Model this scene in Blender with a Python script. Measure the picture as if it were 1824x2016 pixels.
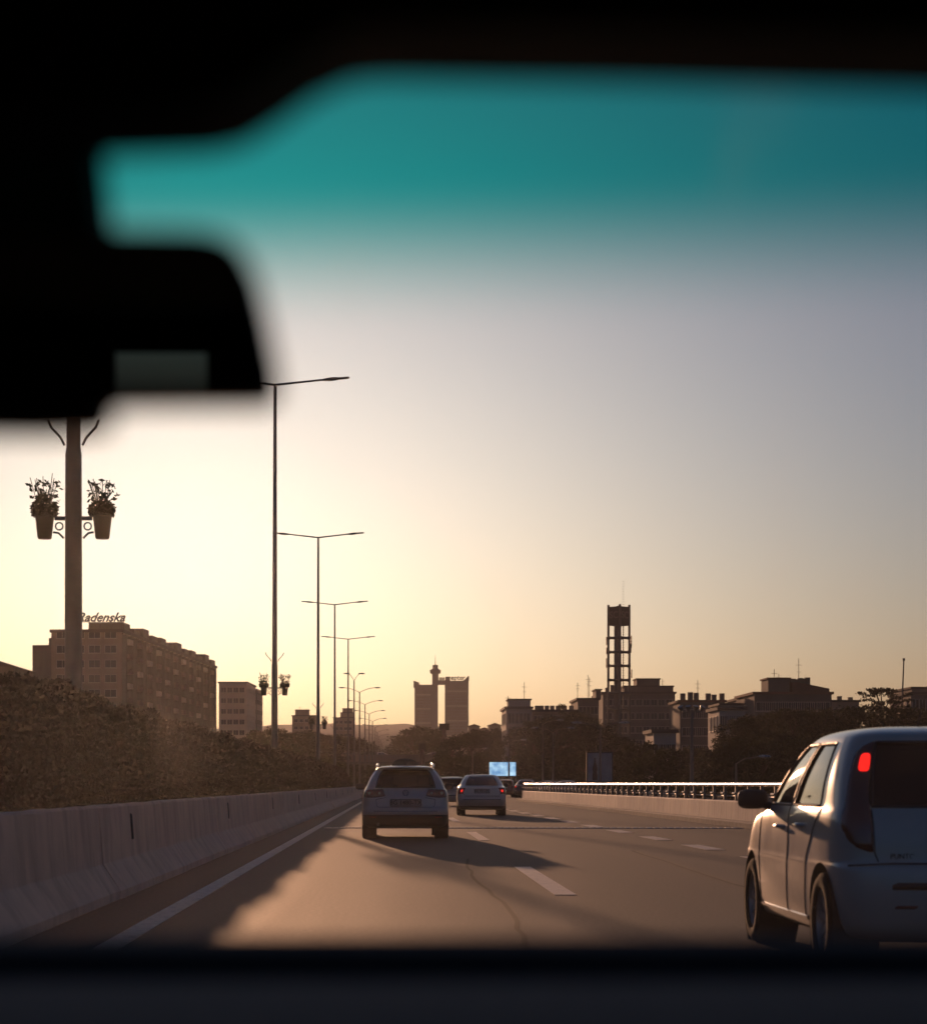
import bpy, bmesh, math, random
import numpy as np
from mathutils import Vector, Matrix, Quaternion
R = math.radians
scene = bpy.context.scene
for o in list(bpy.data.objects):
    bpy.data.objects.remove(o)
rnd = random.Random(7)

# ------------------------------------------------------------------ camera, light, exposure
F = 4200.0            # focal length in picture units (picture measured as 1824 x 2016)
VX, HY = 775.0, 1543.0  # vanishing point of the road, horizon row
CZ = 1.12             # eye height inside the car
SUN_AZ, SUN_EL = R(5.6), R(5.5)   # sun left of straight ahead (+Y), and its height

cam_d = bpy.data.cameras.new('camera')
cam = bpy.data.objects.new('camera', cam_d)
scene.collection.objects.link(cam)
cam.location = (0, 0, CZ)
cam.rotation_euler = (R(90), 0, 0)
cam_d.sensor_fit = 'VERTICAL'
cam_d.sensor_height = 24.0
cam_d.lens = F / 2016.0 * 24.0
cam_d.shift_x = (912 - VX) / 2016.0
cam_d.shift_y = (HY - 1008) / 2016.0
cam_d.clip_start = 0.05
cam_d.clip_end = 12000
cam_d.dof.use_dof = True
cam_d.dof.focus_distance = 55.0
cam_d.dof.aperture_fstop = 2.9
cam_d.dof.aperture_blades = 0
scene.camera = cam

world = bpy.data.worlds.new('World')
scene.world = world
world.use_nodes = True
wn = world.node_tree.nodes; wl = world.node_tree.links
wn.clear()
w_out = wn.new('ShaderNodeOutputWorld')
w_bg = wn.new('ShaderNodeBackground')
w_sky = wn.new('ShaderNodeTexSky')
w_sky.sky_type = 'NISHITA'
w_sky.sun_disc = False
w_sky.sun_elevation = SUN_EL
w_sky.sun_rotation = -SUN_AZ
w_sky.altitude = 100
w_sky.air_density = 1.0
w_sky.dust_density = 2.8
w_sky.ozone_density = 5.0
w_mix = wn.new('ShaderNodeMix'); w_mix.data_type = 'RGBA'; w_mix.blend_type = 'MULTIPLY'
w_mix.inputs[0].default_value = 1.0
w_mix.inputs[7].default_value = (1.07, 0.945, 0.94, 1)
wl.new(w_sky.outputs[0], w_mix.inputs[6])
wl.new(w_mix.outputs[2], w_bg.inputs['Color'])
w_bg.inputs['Strength'].default_value = 0.05
wl.new(w_bg.outputs[0], w_out.inputs['Surface'])

sun_d = bpy.data.lights.new('sun', 'SUN')
sun_d.energy = 2.4
sun_d.angle = R(0.55)
sun_d.color = (1.0, 0.50, 0.28)
sun = bpy.data.objects.new('sun', sun_d)
scene.collection.objects.link(sun)
sun_dir = Vector((-math.sin(SUN_AZ) * math.cos(SUN_EL), math.cos(SUN_AZ) * math.cos(SUN_EL), math.sin(SUN_EL)))
sun.rotation_euler = sun_dir.to_track_quat('Z', 'Y').to_euler()
sun.location = (-40, 300, 60)

vs = scene.view_settings
scene.display_settings.display_device = 'sRGB'
vs.view_transform = 'Standard'; vs.look = 'None'; vs.gamma = 1.0
vs.exposure = 0.48
vs.use_curve_mapping = False
cy = scene.cycles
cy.use_denoising = True
try: cy.denoiser = 'OPENIMAGEDENOISE'
except Exception: pass
cy.max_bounces = 4; cy.diffuse_bounces = 2; cy.glossy_bounces = 2
cy.transmission_bounces = 4; cy.transparent_max_bounces = 16; cy.volume_bounces = 0
cy.caustics_reflective = False; cy.caustics_refractive = False
cy.sample_clamp_indirect = 4.0
cy.use_adaptive_sampling = True

# ------------------------------------------------------------------ helpers
COL = scene.collection
def P(px, py, d):
    return Vector(((px - VX) / F * d, d, CZ + (HY - py) / F * d))
def tag(o, label=None, cat=None, group=None, kind=None):
    if label: o['label'] = label
    if cat: o['category'] = cat
    if group: o['group'] = group
    if kind: o['kind'] = kind
    return o
def empty(name, loc=(0, 0, 0), rz=0.0, parent=None):
    o = bpy.data.objects.new(name, None)
    COL.objects.link(o)
    o.empty_display_size = 0.2
    o.location = loc; o.rotation_euler = (0, 0, rz)
    if parent: o.parent = parent
    return o
def copy_tree(o, parent=None):
    c = o.copy(); COL.objects.link(c); c.parent = parent
    for ch in list(o.children): copy_tree(ch, c)
    return c

class MB:
    """collects faces into one mesh object"""
    def __init__(s): s.v = []; s.f = []; s.mi = []; s.m = 0
    def add(s, vs_, fs_):
        b = len(s.v); s.v += [tuple(v) for v in vs_]
        for f in fs_: s.f.append(tuple(i + b for i in f)); s.mi.append(s.m)
        return s
    def box(s, x0, x1, y0, y1, z0, z1):
        v = [(x0,y0,z0),(x1,y0,z0),(x1,y1,z0),(x0,y1,z0),(x0,y0,z1),(x1,y0,z1),(x1,y1,z1),(x0,y1,z1)]
        return s.add(v, [(0,3,2,1),(4,5,6,7),(0,1,5,4),(1,2,6,5),(2,3,7,6),(3,0,4,7)])
    def cbox(s, x0, x1, y0, y1, z0, z1, c=0.02):
        """box with chamfered vertical and top edges"""
        def ring(i, z): return [(x0+i+c,y0+i,z),(x1-i-c,y0+i,z),(x1-i,y0+i+c,z),(x1-i,y1-i-c,z),(x1-i-c,y1-i,z),(x0+i+c,y1-i,z),(x0+i,y1-i-c,z),(x0+i,y0+i+c,z)]
        v = ring(0, z0) + ring(0, z1 - c) + ring(c, z1)
        f = [tuple(range(7, -1, -1))]
        for k in (0, 8):
            for i in range(8):
                j = (i + 1) % 8; f.append((k+i, k+j, k+8+j, k+8+i))
        f.append(tuple(range(16, 24)))
        return s.add(v, f)
    def tube(s, pts, r, n=8, cap=True):
        pts = [Vector(p) for p in pts]
        rs = r if isinstance(r, (list, tuple)) else [r] * len(pts)
        prev = None; rings = []
        for i, p in enumerate(pts):
            d = (pts[min(i+1, len(pts)-1)] - pts[max(i-1, 0)])
            if d.length < 1e-9: d = Vector((0, 0, 1))
            d.normalize()
            if prev is None:
                a = Vector((1, 0, 0)) if abs(d.x) < 0.8 else Vector((0, 1, 0))
                u = d.cross(a).normalized()
            else:
                u = (prev - d * prev.dot(d))
                u = u.normalized() if u.length > 1e-6 else d.orthogonal().normalized()
            prev = u; w = d.cross(u)
            rings.append([p + (u * math.cos(2*math.pi*k/n) + w * math.sin(2*math.pi*k/n)) * rs[i] for k in range(n)])
        v = [q for rg in rings for q in rg]; f = []
        for i in range(len(rings) - 1):
            for k in range(n):
                k2 = (k + 1) % n
                f.append((i*n+k, i*n+k2, (i+1)*n+k2, (i+1)*n+k))
        if cap:
            f.append(tuple(range(n-1, -1, -1))); f.append(tuple((len(rings)-1)*n + k for k in range(n)))
        return s.add(v, f)
    def lathe(s, prof, n=16, axis='z', c=(0, 0, 0), cap=True, a0=0, a1=2*math.pi):
        v = []; f = []; m = len(prof); full = abs(a1 - a0 - 2*math.pi) < 1e-6
        na = n if full else n + 1
        for k in range(na):
            a = a0 + (a1 - a0) * k / n; ca, sa = math.cos(a), math.sin(a)
            for r, h in prof:
                if axis == 'z': p = (r*ca, r*sa, h)
                elif axis == 'x': p = (h, r*ca, r*sa)
                else: p = (r*sa, h, r*ca)
                v.append((p[0]+c[0], p[1]+c[1], p[2]+c[2]))
        for k in range(n):
            k2 = (k + 1) % na
            for i in range(m - 1):
                f.append((k*m+i, k2*m+i, k2*m+i+1, k*m+i+1))
        if cap and full:
            f.append(tuple(k*m for k in range(n-1, -1, -1))); f.append(tuple(k*m+m-1 for k in range(n)))
        return s.add(v, f)
    def prism(s, poly, axis, h0, h1):
        """polygon (2D, ccw) extruded along an axis"""
        n = len(poly)
        def pt(a, b, h):
            return (a, b, h) if axis == 'z' else ((a, h, b) if axis == 'y' else (h, a, b))
        v = [pt(a, b, h0) for a, b in poly] + [pt(a, b, h1) for a, b in poly]
        f = [tuple(range(n-1, -1, -1)), tuple(range(n, 2*n))]
        for i in range(n):
            j = (i + 1) % n; f.append((i, j, n+j, n+i))
        return s.add(v, f)
    def sphere(s, c, r, n=12, m=8, sc=(1, 1, 1), p=1.0):
        q = lambda x: math.copysign(abs(x) ** p, x)
        v = [(c[0], c[1], c[2]-r*sc[2])]; f = []
        for i in range(1, m):
            t = math.pi * i / m
            for k in range(n):
                a = 2*math.pi*k/n
                v.append((c[0]+r*sc[0]*q(math.sin(t))*q(math.cos(a)), c[1]+r*sc[1]*q(math.sin(t))*q(math.sin(a)), c[2]-r*sc[2]*q(math.cos(t))))
        v.append((c[0], c[1], c[2]+r*sc[2]))
        for k in range(n):
            k2 = (k+1) % n
            f.append((0, 1+k2, 1+k)); f.append((len(v)-1, 1+(m-2)*n+k, 1+(m-2)*n+k2))
            for i in range(m-2): f.append((1+i*n+k, 1+i*n+k2, 1+(i+1)*n+k2, 1+(i+1)*n+k))
        return s.add(v, f)
    def mesh(s, name, mats):
        me = bpy.data.meshes.new(name)
        me.from_pydata(s.v, [], s.f)
        for m in (mats if isinstance(mats, (list, tuple)) else [mats]): me.materials.append(m)
        if any(s.mi): me.polygons.foreach_set('material_index', s.mi)
        me.update()
        return me
    def build(s, name, mats, parent=None, loc=(0, 0, 0), smooth=None, rz=0.0, fix=True):
        me = s.mesh(name, mats)
        if fix:
            bm = bmesh.new(); bm.from_mesh(me)
            bmesh.ops.recalc_face_normals(bm, faces=bm.faces)
            bm.to_mesh(me); bm.free()
        return link(name, me, parent, loc, smooth, rz)
def shade(me, ang):
    me.polygons.foreach_set('use_smooth', [True] * len(me.polygons))
    bm = bmesh.new(); bm.from_mesh(me)
    for e in bm.edges:
        e.smooth = (len(e.link_faces) == 2 and e.calc_face_angle(0) < R(ang))
    bm.to_mesh(me); bm.free()
def link(name, me, parent=None, loc=(0, 0, 0), smooth=None, rz=0.0):
    o = bpy.data.objects.new(name, me)
    COL.objects.link(o)
    o.location = loc; o.rotation_euler = (0, 0, rz)
    if parent: o.parent = parent
    if smooth: shade(me, smooth)
    return o
def text_mesh(body, size, extrude, bold=0.0, shear=0.0, spacing=1.0):
    c = bpy.data.curves.new('lettering', 'FONT')
    c.body = body; c.size = size; c.extrude = extrude; c.offset = bold; c.shear = shear; c.space_character = spacing
    c.align_x = 'CENTER'; c.align_y = 'CENTER'; c.resolution_u = 3
    o = bpy.data.objects.new('lettering', c); COL.objects.link(o)
    dg = bpy.context.evaluated_depsgraph_get()
    me = bpy.data.meshes.new_from_object(o.evaluated_get(dg))
    bpy.data.objects.remove(o); bpy.data.curves.remove(c)
    return me

# ------------------------------------------------------------------ materials
MATS = {}
def nodes_of(m):
    m.use_nodes = True
    nt = m.node_tree; nt.nodes.clear()
    return nt, nt.nodes, nt.links
def mat(name, col, rough=0.6, metal=0.0, var=0.15, scale=4.0, bump=0.0, bscale=40.0, coat=0.0, spec=0.5, emit=None, estr=0.0, dirt=None, stretch=(1, 1, 1)):
    m = bpy.data.materials.new(name); nt, N, L = nodes_of(m)
    out = N.new('ShaderNodeOutputMaterial'); b = N.new('ShaderNodeBsdfPrincipled')
    L.new(b.outputs[0], out.inputs[0])
    tc = N.new('ShaderNodeTexCoord'); mp = N.new('ShaderNodeMapping')
    mp.inputs['Scale'].default_value = stretch
    L.new(tc.outputs['Object'], mp.inputs[0])
    nz = N.new('ShaderNodeTexNoise'); nz.inputs['Scale'].default_value = scale; nz.inputs['Detail'].default_value = 6
    L.new(mp.outputs[0], nz.inputs['Vector'])
    cr = N.new('ShaderNodeValToRGB')
    lo = tuple(c * (1 - var) for c in col); hi = tuple(min(1, c * (1 + var)) for c in col)
    cr.color_ramp.elements[0].position = 0.3; cr.color_ramp.elements[1].position = 0.7
    cr.color_ramp.elements[0].color = (*lo, 1); cr.color_ramp.elements[1].color = (*hi, 1)
    L.new(nz.outputs['Fac'], cr.inputs[0])
    src = cr.outputs[0]
    if dirt:
        n2 = N.new('ShaderNodeTexNoise'); n2.inputs['Scale'].default_value = dirt[1]; n2.inputs['Detail'].default_value = 8; n2.inputs['Roughness'].default_value = 0.7
        m2 = N.new('ShaderNodeMapping'); m2.inputs['Scale'].default_value = dirt[2] if len(dirt) > 2 else (1, 1, 1)
        L.new(tc.outputs['Object'], m2.inputs[0]); L.new(m2.outputs[0], n2.inputs['Vector'])
        r2 = N.new('ShaderNodeValToRGB'); r2.color_ramp.elements[0].position = 0.48; r2.color_ramp.elements[1].position = 0.68
        L.new(n2.outputs['Fac'], r2.inputs[0])
        mx = N.new('ShaderNodeMix'); mx.data_type = 'RGBA'
        L.new(r2.outputs[0], mx.inputs[0]); L.new(src, mx.inputs[6]); mx.inputs[7].default_value = (*dirt[0], 1)
        src = mx.outputs[2]
    L.new(src, b.inputs['Base Color'])
    b.inputs['Metallic'].default_value = metal
    b.inputs['Specular IOR Level'].default_value = spec
    b.inputs['Coat Weight'].default_value = coat; b.inputs['Coat Roughness'].default_value = 0.05
    mr = N.new('ShaderNodeMapRange'); mr.inputs['To Min'].default_value = max(0, rough - 0.08); mr.inputs['To Max'].default_value = min(1, rough + 0.08)
    L.new(nz.outputs['Fac'], mr.inputs[0]); L.new(mr.outputs[0], b.inputs['Roughness'])
    if bump:
        n3 = N.new('ShaderNodeTexNoise'); n3.inputs['Scale'].default_value = bscale; n3.inputs['Detail'].default_value = 4
        L.new(mp.outputs[0], n3.inputs['Vector'])
        bp = N.new('ShaderNodeBump'); bp.inputs['Strength'].default_value = bump; bp.inputs['Distance'].default_value = 0.02
        L.new(n3.outputs['Fac'], bp.inputs['Height']); L.new(bp.outputs[0], b.inputs['Normal'])
    if emit:
        b.inputs['Emission Color'].default_value = (*emit, 1); b.inputs['Emission Strength'].default_value = estr
    MATS[name] = m
    return m
def glass_mat(name, tint=(0.35, 0.38, 0.37), ior=1.52):
    m = bpy.data.materials.new(name); nt, N, L = nodes_of(m)
    out = N.new('ShaderNodeOutputMaterial'); mx = N.new('ShaderNodeMixShader')
    fr = N.new('ShaderNodeFresnel'); fr.inputs[0].default_value = ior
    tr = N.new('ShaderNodeBsdfTransparent'); tr.inputs[0].default_value = (*tint, 1)
    gl = N.new('ShaderNodeBsdfGlossy'); gl.inputs['Roughness'].default_value = 0.03
    L.new(fr.outputs[0], mx.inputs[0]); L.new(tr.outputs[0], mx.inputs[1]); L.new(gl.outputs[0], mx.inputs[2])
    L.new(mx.outputs[0], out.inputs[0])
    MATS[name] = m
    return m
def leaf_mat(name, col, trans=0.3):
    m = bpy.data.materials.new(name); nt, N, L = nodes_of(m)
    out = N.new('ShaderNodeOutputMaterial'); mx = N.new('ShaderNodeMixShader'); mx.inputs[0].default_value = trans
    tc = N.new('ShaderNodeTexCoord'); nz = N.new('ShaderNodeTexNoise'); nz.inputs['Scale'].default_value = 0.9; nz.inputs['Detail'].default_value = 5
    oi = N.new('ShaderNodeObjectInfo')
    L.new(tc.outputs['Object'], nz.inputs['Vector'])
    cr = N.new('ShaderNodeValToRGB'); cr.color_ramp.elements[0].position = 0.3; cr.color_ramp.elements[1].position = 0.72
    cr.color_ramp.elements[0].color = (col[0]*0.55, col[1]*0.55, col[2]*0.55, 1)
    cr.color_ramp.elements[1].color = (col[0]*1.5, col[1]*1.4, col[2]*1.2, 1)
    L.new(nz.outputs['Fac'], cr.inputs[0])
    hs = N.new('ShaderNodeHueSaturation'); mr = N.new('ShaderNodeMapRange')
    mr.inputs['To Min'].default_value = 0.7; mr.inputs['To Max'].default_value = 1.25
    L.new(oi.outputs['Random'], mr.inputs[0]); L.new(mr.outputs[0], hs.inputs['Value']); L.new(cr.outputs[0], hs.inputs['Color'])
    b = N.new('ShaderNodeBsdfPrincipled'); b.inputs['Roughness'].default_value = 0.7; b.inputs['Specular IOR Level'].default_value = 0.25
    t = N.new('ShaderNodeBsdfTranslucent')
    L.new(hs.outputs[0], b.inputs['Base Color']); L.new(hs.outputs[0], t.inputs[0])
    L.new(b.outputs[0], mx.inputs[1]); L.new(t.outputs[0], mx.inputs[2]); L.new(mx.outputs[0], out.inputs[0])
    MATS[name] = m
    return m

M_ground = mat('dry_grass_ground', (0.085, 0.075, 0.04), 0.95, var=0.35, scale=0.15, dirt=((0.05, 0.06, 0.025), 0.6))
M_median = mat('median_soil', (0.07, 0.06, 0.04), 0.95, var=0.3, scale=1.5, bump=0.5)
M_conc = mat('barrier_concrete', (0.64, 0.49, 0.385), 0.85, var=0.10, scale=2.5, bump=0.25, bscale=25, dirt=((0.42, 0.32, 0.25), 1.3, (1, 1.6, 0.4)))
M_conc2 = mat('parapet_concrete', (0.62, 0.52, 0.43), 0.8, var=0.16, scale=1.2, bump=0.2, bscale=20, dirt=((0.34, 0.28, 0.22), 1.2, (2.5, 2.5, 0.2)))
M_kerb = mat('kerb_concrete', (0.24, 0.22, 0.19), 0.9, var=0.2, scale=3)
M_slot = mat('dark_recess', (0.03, 0.028, 0.025), 0.95)
M_steel = mat('galvanised_steel', (0.45, 0.43, 0.40), 0.28, metal=0.9, var=0.12, scale=6)
M_joint = mat('glint_pale_steel', (0.80, 0.72, 0.62), 0.5, metal=0.35, var=0.1, scale=6)  # pale base colour carries the sun glint on the joint
M_pole = mat('painted_pole_steel', (0.16, 0.15, 0.14), 0.45, metal=0.4, var=0.15, scale=5)
M_lum = mat('luminaire_grey', (0.22, 0.21, 0.20), 0.4, metal=0.3)
M_pot = mat('planter_plastic', (0.05, 0.055, 0.045), 0.6)
M_black = mat('black_plastic', (0.02, 0.02, 0.021), 0.5, var=0.1)
M_rubber = mat('tyre_rubber', (0.016, 0.015, 0.015), 0.9, var=0.2, scale=12, bump=0.2, spec=0.15)
M_rim = mat('alloy_rim', (0.50, 0.47, 0.44), 0.35, metal=0.4)
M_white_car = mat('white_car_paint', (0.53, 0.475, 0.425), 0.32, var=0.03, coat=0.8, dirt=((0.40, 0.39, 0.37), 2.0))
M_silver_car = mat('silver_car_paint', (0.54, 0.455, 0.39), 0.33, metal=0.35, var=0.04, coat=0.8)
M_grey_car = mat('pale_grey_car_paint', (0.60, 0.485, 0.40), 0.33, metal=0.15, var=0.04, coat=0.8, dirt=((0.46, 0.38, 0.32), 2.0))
M_dark_car = mat('dark_car_paint', (0.05, 0.05, 0.055), 0.3, var=0.05, coat=0.8)
M_red_car = mat('dark_red_car_paint', (0.16, 0.03, 0.025), 0.3, var=0.05, coat=0.8)
M_glass = glass_mat('car_glass')
M_glass_mirror = glass_mat('reflective_car_glass', (0.22, 0.23, 0.22), 2.1)
M_glass_dark = glass_mat('dark_car_glass', (0.03, 0.033, 0.03))
M_lamp_red = mat('tail_lamp_red', (0.22, 0.018, 0.015), 0.12, var=0.1, coat=1.0)
M_lamp_dark = mat('tail_lamp_smoked_red', (0.13, 0.02, 0.016), 0.15, var=0.1, coat=1.0)
M_lamp_lit = mat('lit_brake_lamp', (0.6, 0.02, 0.01), 0.2, emit=(1.0, 0.015, 0.01), estr=1.1)
M_lamp_white = mat('lamp_lens_clear', (0.5, 0.38, 0.34), 0.15, coat=1.0)
M_plate = mat('number_plate_white', (0.30, 0.27, 0.25), 0.5, var=0.06)
M_ink = mat('plate_lettering', (0.03, 0.02, 0.02), 0.6)
M_chrome = mat('chrome_trim', (0.55, 0.54, 0.52), 0.18, metal=1.0)
M_seat = mat('seat_cloth', (0.03, 0.03, 0.03), 0.9, var=0.3, scale=30)
M_refl = mat('red_reflector', (0.20, 0.025, 0.02), 0.3)
M_bark = mat('bark', (0.07, 0.05, 0.035), 0.95, var=0.35, scale=6, bump=0.6)
M_leaf = leaf_mat('leaves_green', (0.040, 0.044, 0.016))
M_leaf2 = leaf_mat('leaves_dark', (0.028, 0.034, 0.014))
M_leaf3 = leaf_mat('leaves_olive', (0.050, 0.050, 0.020))
M_hedge = leaf_mat('hedge_leaves', (0.030, 0.026, 0.012), 0.12)
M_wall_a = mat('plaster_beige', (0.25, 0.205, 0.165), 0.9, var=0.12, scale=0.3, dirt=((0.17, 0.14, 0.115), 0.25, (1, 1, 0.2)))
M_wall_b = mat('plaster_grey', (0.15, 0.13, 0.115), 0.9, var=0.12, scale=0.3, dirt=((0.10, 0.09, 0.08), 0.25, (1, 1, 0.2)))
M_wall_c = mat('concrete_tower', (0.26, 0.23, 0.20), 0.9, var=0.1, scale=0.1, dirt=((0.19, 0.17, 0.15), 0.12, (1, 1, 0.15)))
M_wall_d = mat('plaster_cream', (0.45, 0.38, 0.31), 0.85, var=0.1, scale=0.3)
M_roof = mat('dark_roofing', (0.07, 0.06, 0.055), 0.9, var=0.2, scale=0.6)
M_tile = mat('red_roof_tiles', (0.16, 0.07, 0.05), 0.9, var=0.2, scale=1.0)
M_pane = mat('window_pane', (0.05, 0.05, 0.055), 0.12, var=0.2, scale=0.5)
M_frame = mat('window_frame', (0.42, 0.38, 0.33), 0.6)
M_signmat = mat('sign_steel', (0.08, 0.05, 0.045), 0.6)
M_hill = mat('wooded_hill', (0.05, 0.055, 0.03), 0.95, var=0.35, scale=0.02)
# ------------------------------------------------------------------ ground and road
g = MB()
nx, ny = 26, 30
gx = np.linspace(-2500, 2500, nx); gy = np.linspace(-150, 4300, ny)
for j in range(ny):
    for i in range(nx): g.v.append((float(gx[i]), float(gy[j]), -0.06))
for j in range(ny - 1):
    for i in range(nx - 1):
        a = j * nx + i; g.f.append((a, a + 1, a + 1 + nx, a + nx)); g.mi.append(0)
tag(g.build('ground', M_ground, fix=False), kind='structure')

def asphalt_mat():
    m = bpy.data.materials.new('asphalt'); nt, N, L = nodes_of(m)
    out = N.new('ShaderNodeOutputMaterial'); b = N.new('ShaderNodeBsdfPrincipled'); L.new(b.outputs[0], out.inputs[0])
    tc = N.new('ShaderNodeTexCoord')
    def noise(sc, det, stretch=(1, 1, 1)):
        mp = N.new('ShaderNodeMapping'); mp.inputs['Scale'].default_value = stretch
        n = N.new('ShaderNodeTexNoise'); n.inputs['Scale'].default_value = sc; n.inputs['Detail'].default_value = det
        L.new(tc.outputs['Object'], mp.inputs[0]); L.new(mp.outputs[0], n.inputs['Vector'])
        return n
    fine = noise(26, 5); patch = noise(0.35, 5, (1, 0.25, 1)); track = noise(0.9, 3, (1, 0.02, 1))
    c1 = N.new('ShaderNodeValToRGB'); c1.color_ramp.elements[0].color = (0.024, 0.021, 0.019, 1); c1.color_ramp.elements[1].color = (0.066, 0.058, 0.052, 1)
    c1.color_ramp.elements[0].position = 0.35; c1.color_ramp.elements[1].position = 0.7
    L.new(fine.outputs['Fac'], c1.inputs[0])
    c2 = N.new('ShaderNodeValToRGB'); c2.color_ramp.elements[0].color = (0.68, 0.68, 0.68, 1); c2.color_ramp.elements[1].color = (1.2, 1.18, 1.15, 1)
    L.new(patch.outputs['Fac'], c2.inputs[0])
    c3 = N.new('ShaderNodeValToRGB'); c3.color_ramp.elements[0].color = (0.72, 0.72, 0.72, 1); c3.color_ramp.elements[1].color = (1.15, 1.14, 1.12, 1)
    c3.color_ramp.elements[0].position = 0.35; c3.color_ramp.elements[1].position = 0.65
    L.new(track.outputs['Fac'], c3.inputs[0])
    a = N.new('ShaderNodeMix'); a.data_type = 'RGBA'; a.blend_type = 'MULTIPLY'; a.inputs[0].default_value = 1
    L.new(c1.outputs[0], a.inputs[6]); L.new(c2.outputs[0], a.inputs[7])
    a2 = N.new('ShaderNodeMix'); a2.data_type = 'RGBA'; a2.blend_type = 'MULTIPLY'; a2.inputs[0].default_value = 1
    L.new(a.outputs[2], a2.inputs[6]); L.new(c3.outputs[0], a2.inputs[7])
    L.new(a2.outputs[2], b.inputs['Base Color'])
    mr = N.new('ShaderNodeMapRange'); mr.inputs['To Min'].default_value = 0.68; mr.inputs['To Max'].default_value = 0.85
    L.new(track.outputs['Fac'], mr.inputs[0]); L.new(mr.outputs[0], b.inputs['Roughness'])
    b.inputs['Specular IOR Level'].default_value = 0.22
    bp = N.new('ShaderNodeBump'); bp.inputs['Strength'].default_value = 0.9; bp.inputs['Distance'].default_value = 0.006
    L.new(fine.outputs['Fac'], bp.inputs['Height']); L.new(bp.outputs[0], b.inputs['Normal'])
    return m
M_asphalt = asphalt_mat()
M_marking = mat('road_paint_white', (0.64, 0.56, 0.48), 0.7, var=0.08, scale=8, dirt=((0.30, 0.27, 0.24), 9.0))
def sheet(name, left, right, z, m):
    """strip between two lists of (x, y)"""
    b = MB(); n = len(left)
    b.v = [(x, y, z) for x, y in left] + [(x, y, z) for x, y in right]
    for i in range(n - 1): b.f.append((i, n + i, n + i + 1, i + 1)); b.mi.append(0)
    return b.build(name, m, fix=False)
ys = [-60, 0, 20, 61, 112, 121, 132, 150, 180, 230, 300, 420, 900, 2400]
rx = [10.8, 10.4, 10.2, 9.75, 9.35, 9.25, 9.15, 9.9, 15.5, 23, 26, 24, 16, 14]
road = tag(sheet('road', [(-2.7, y) for y in ys], list(zip(rx, ys)), 0.0, M_asphalt), kind='structure')
road2 = tag(sheet('opposite_road', [(-17.5, y) for y in ys], [(-5.2, y) for y in ys], 0.0, M_asphalt), kind='structure')
median = tag(sheet('median_strip', [(-5.2, y) for y in ys], [(-2.7, y) for y in ys], 0.02, M_median), kind='structure')
# painted markings
def dash_mesh(w, l, sk=0.0):
    b = MB(); b.box(-w/2, w/2, 0, l, 0.0, 0.004)
    return b.mesh('lane_dash', M_marking)
dm = dash_mesh(0.22, 7.2)
for k in range(-1, 14):
    y = 21.4 + 20.7 * k
    if y < 0: continue
    link('lane_dash', dm, road, (1.72 + (y - 21) * 0.003, y, 0.004))
dm2 = dash_mesh(0.34, 2.9)
for k in range(-3, 22):
    y = 36.0 + 6.25 * k
    link('merge_dash', dm2, road, (5.42 - (y - 36) * 0.010, y, 0.004), rz=0.01)
el = MB(); el.box(-0.09, 0.09, -20, 420, 0, 0.004)
el.build('edge_line', M_marking, road, (-1.95, 0, 0.004))
el = MB(); el.box(-0.09, 0.09, -20, 420, 0, 0.004)
el.build('edge_line', M_marking, road2, (-5.7, 0, 0.004))
for y in range(0, 300, 18):
    link('lane_dash', dm, road2, (-9.4, y, 0.004)); link('lane_dash', dm, road2, (-13.2, y, 0.004))
# steel finger joint across the bridge deck
ej = MB()
ej.box(-1.75, 8.72, -0.05, 0.05, 0.002, 0.018)
for k in range(58):
    x = -1.7 + k * 0.178
    ej.box(x, x + 0.12, -0.16, 0.16, 0.002, 0.024)
ejo = ej.build('expansion_joint', M_joint, road, (0, 53.6, 0.0), rz=-0.035)
# tar-sealed crack lines and a patch on the near lane
M_tar = mat('tar_patch', (0.022, 0.021, 0.020), 0.9, spec=0.1, var=0.2, scale=10)
for (pts, r) in [([(0.9, 14), (1.05, 19), (0.95, 26), (1.1, 33)], 0.02), ([(3.9, 16), (3.8, 24), (4.0, 38)], 0.025)]:
    b = MB(); L_ = []; Rr = []
    for i in range(len(pts) - 1):
        for s in range(6):
            t = s / 6; x = pts[i][0]*(1-t)+pts[i+1][0]*t + rnd.uniform(-0.03, 0.03); y = pts[i][1]*(1-t)+pts[i+1][1]*t
            L_.append((x - r, y)); Rr.append((x + r, y))
    n = len(L_); b.v = [(x, y, 0.003) for x, y in L_] + [(x, y, 0.003) for x, y in Rr]
    for i in range(n-1): b.f.append((i, n+i, n+i+1, i+1)); b.mi.append(0)
    b.build('tar_seam', M_tar, road, fix=False)

# ------------------------------------------------------------------ concrete median barriers
prof = [(-0.30, 0), (0.30, 0), (0.30, 0.08), (0.13, 0.34), (0.085, 0.88), (0.065, 0.905), (-0.065, 0.905), (-0.085, 0.88), (-0.13, 0.34), (-0.30, 0.08)]
SEG = 6.78
def barrier_mesh(seed):
    r_ = random.Random(seed); b = MB(); n = len(prof); rows = []
    L = SEG - 0.03; K = 14
    for k in range(K + 1):
        y = L * k / K
        rows.append([(x + (r_.uniform(-.006, .006) if 0 < z else 0), y, z + (r_.uniform(-.006, .006) if z > 0.3 else 0)) for x, z in prof])
    v = [p for r in rows for p in r]; f = []
    for k in range(K):
        for i in range(n):
            j = (i + 1) % n; f.append((k*n+i, k*n+j, (k+1)*n+j, (k+1)*n+i))
    f.append(tuple(range(n-1, -1, -1))); f.append(tuple(K*n+i for i in range(n)))
    b.add(v, f)
    return b
bm_var = []
for s_ in range(4):
    o = barrier_mesh(s_).build('concrete_body', M_conc, smooth=25); bm_var.append(o.data); bpy.data.objects.remove(o)
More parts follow.
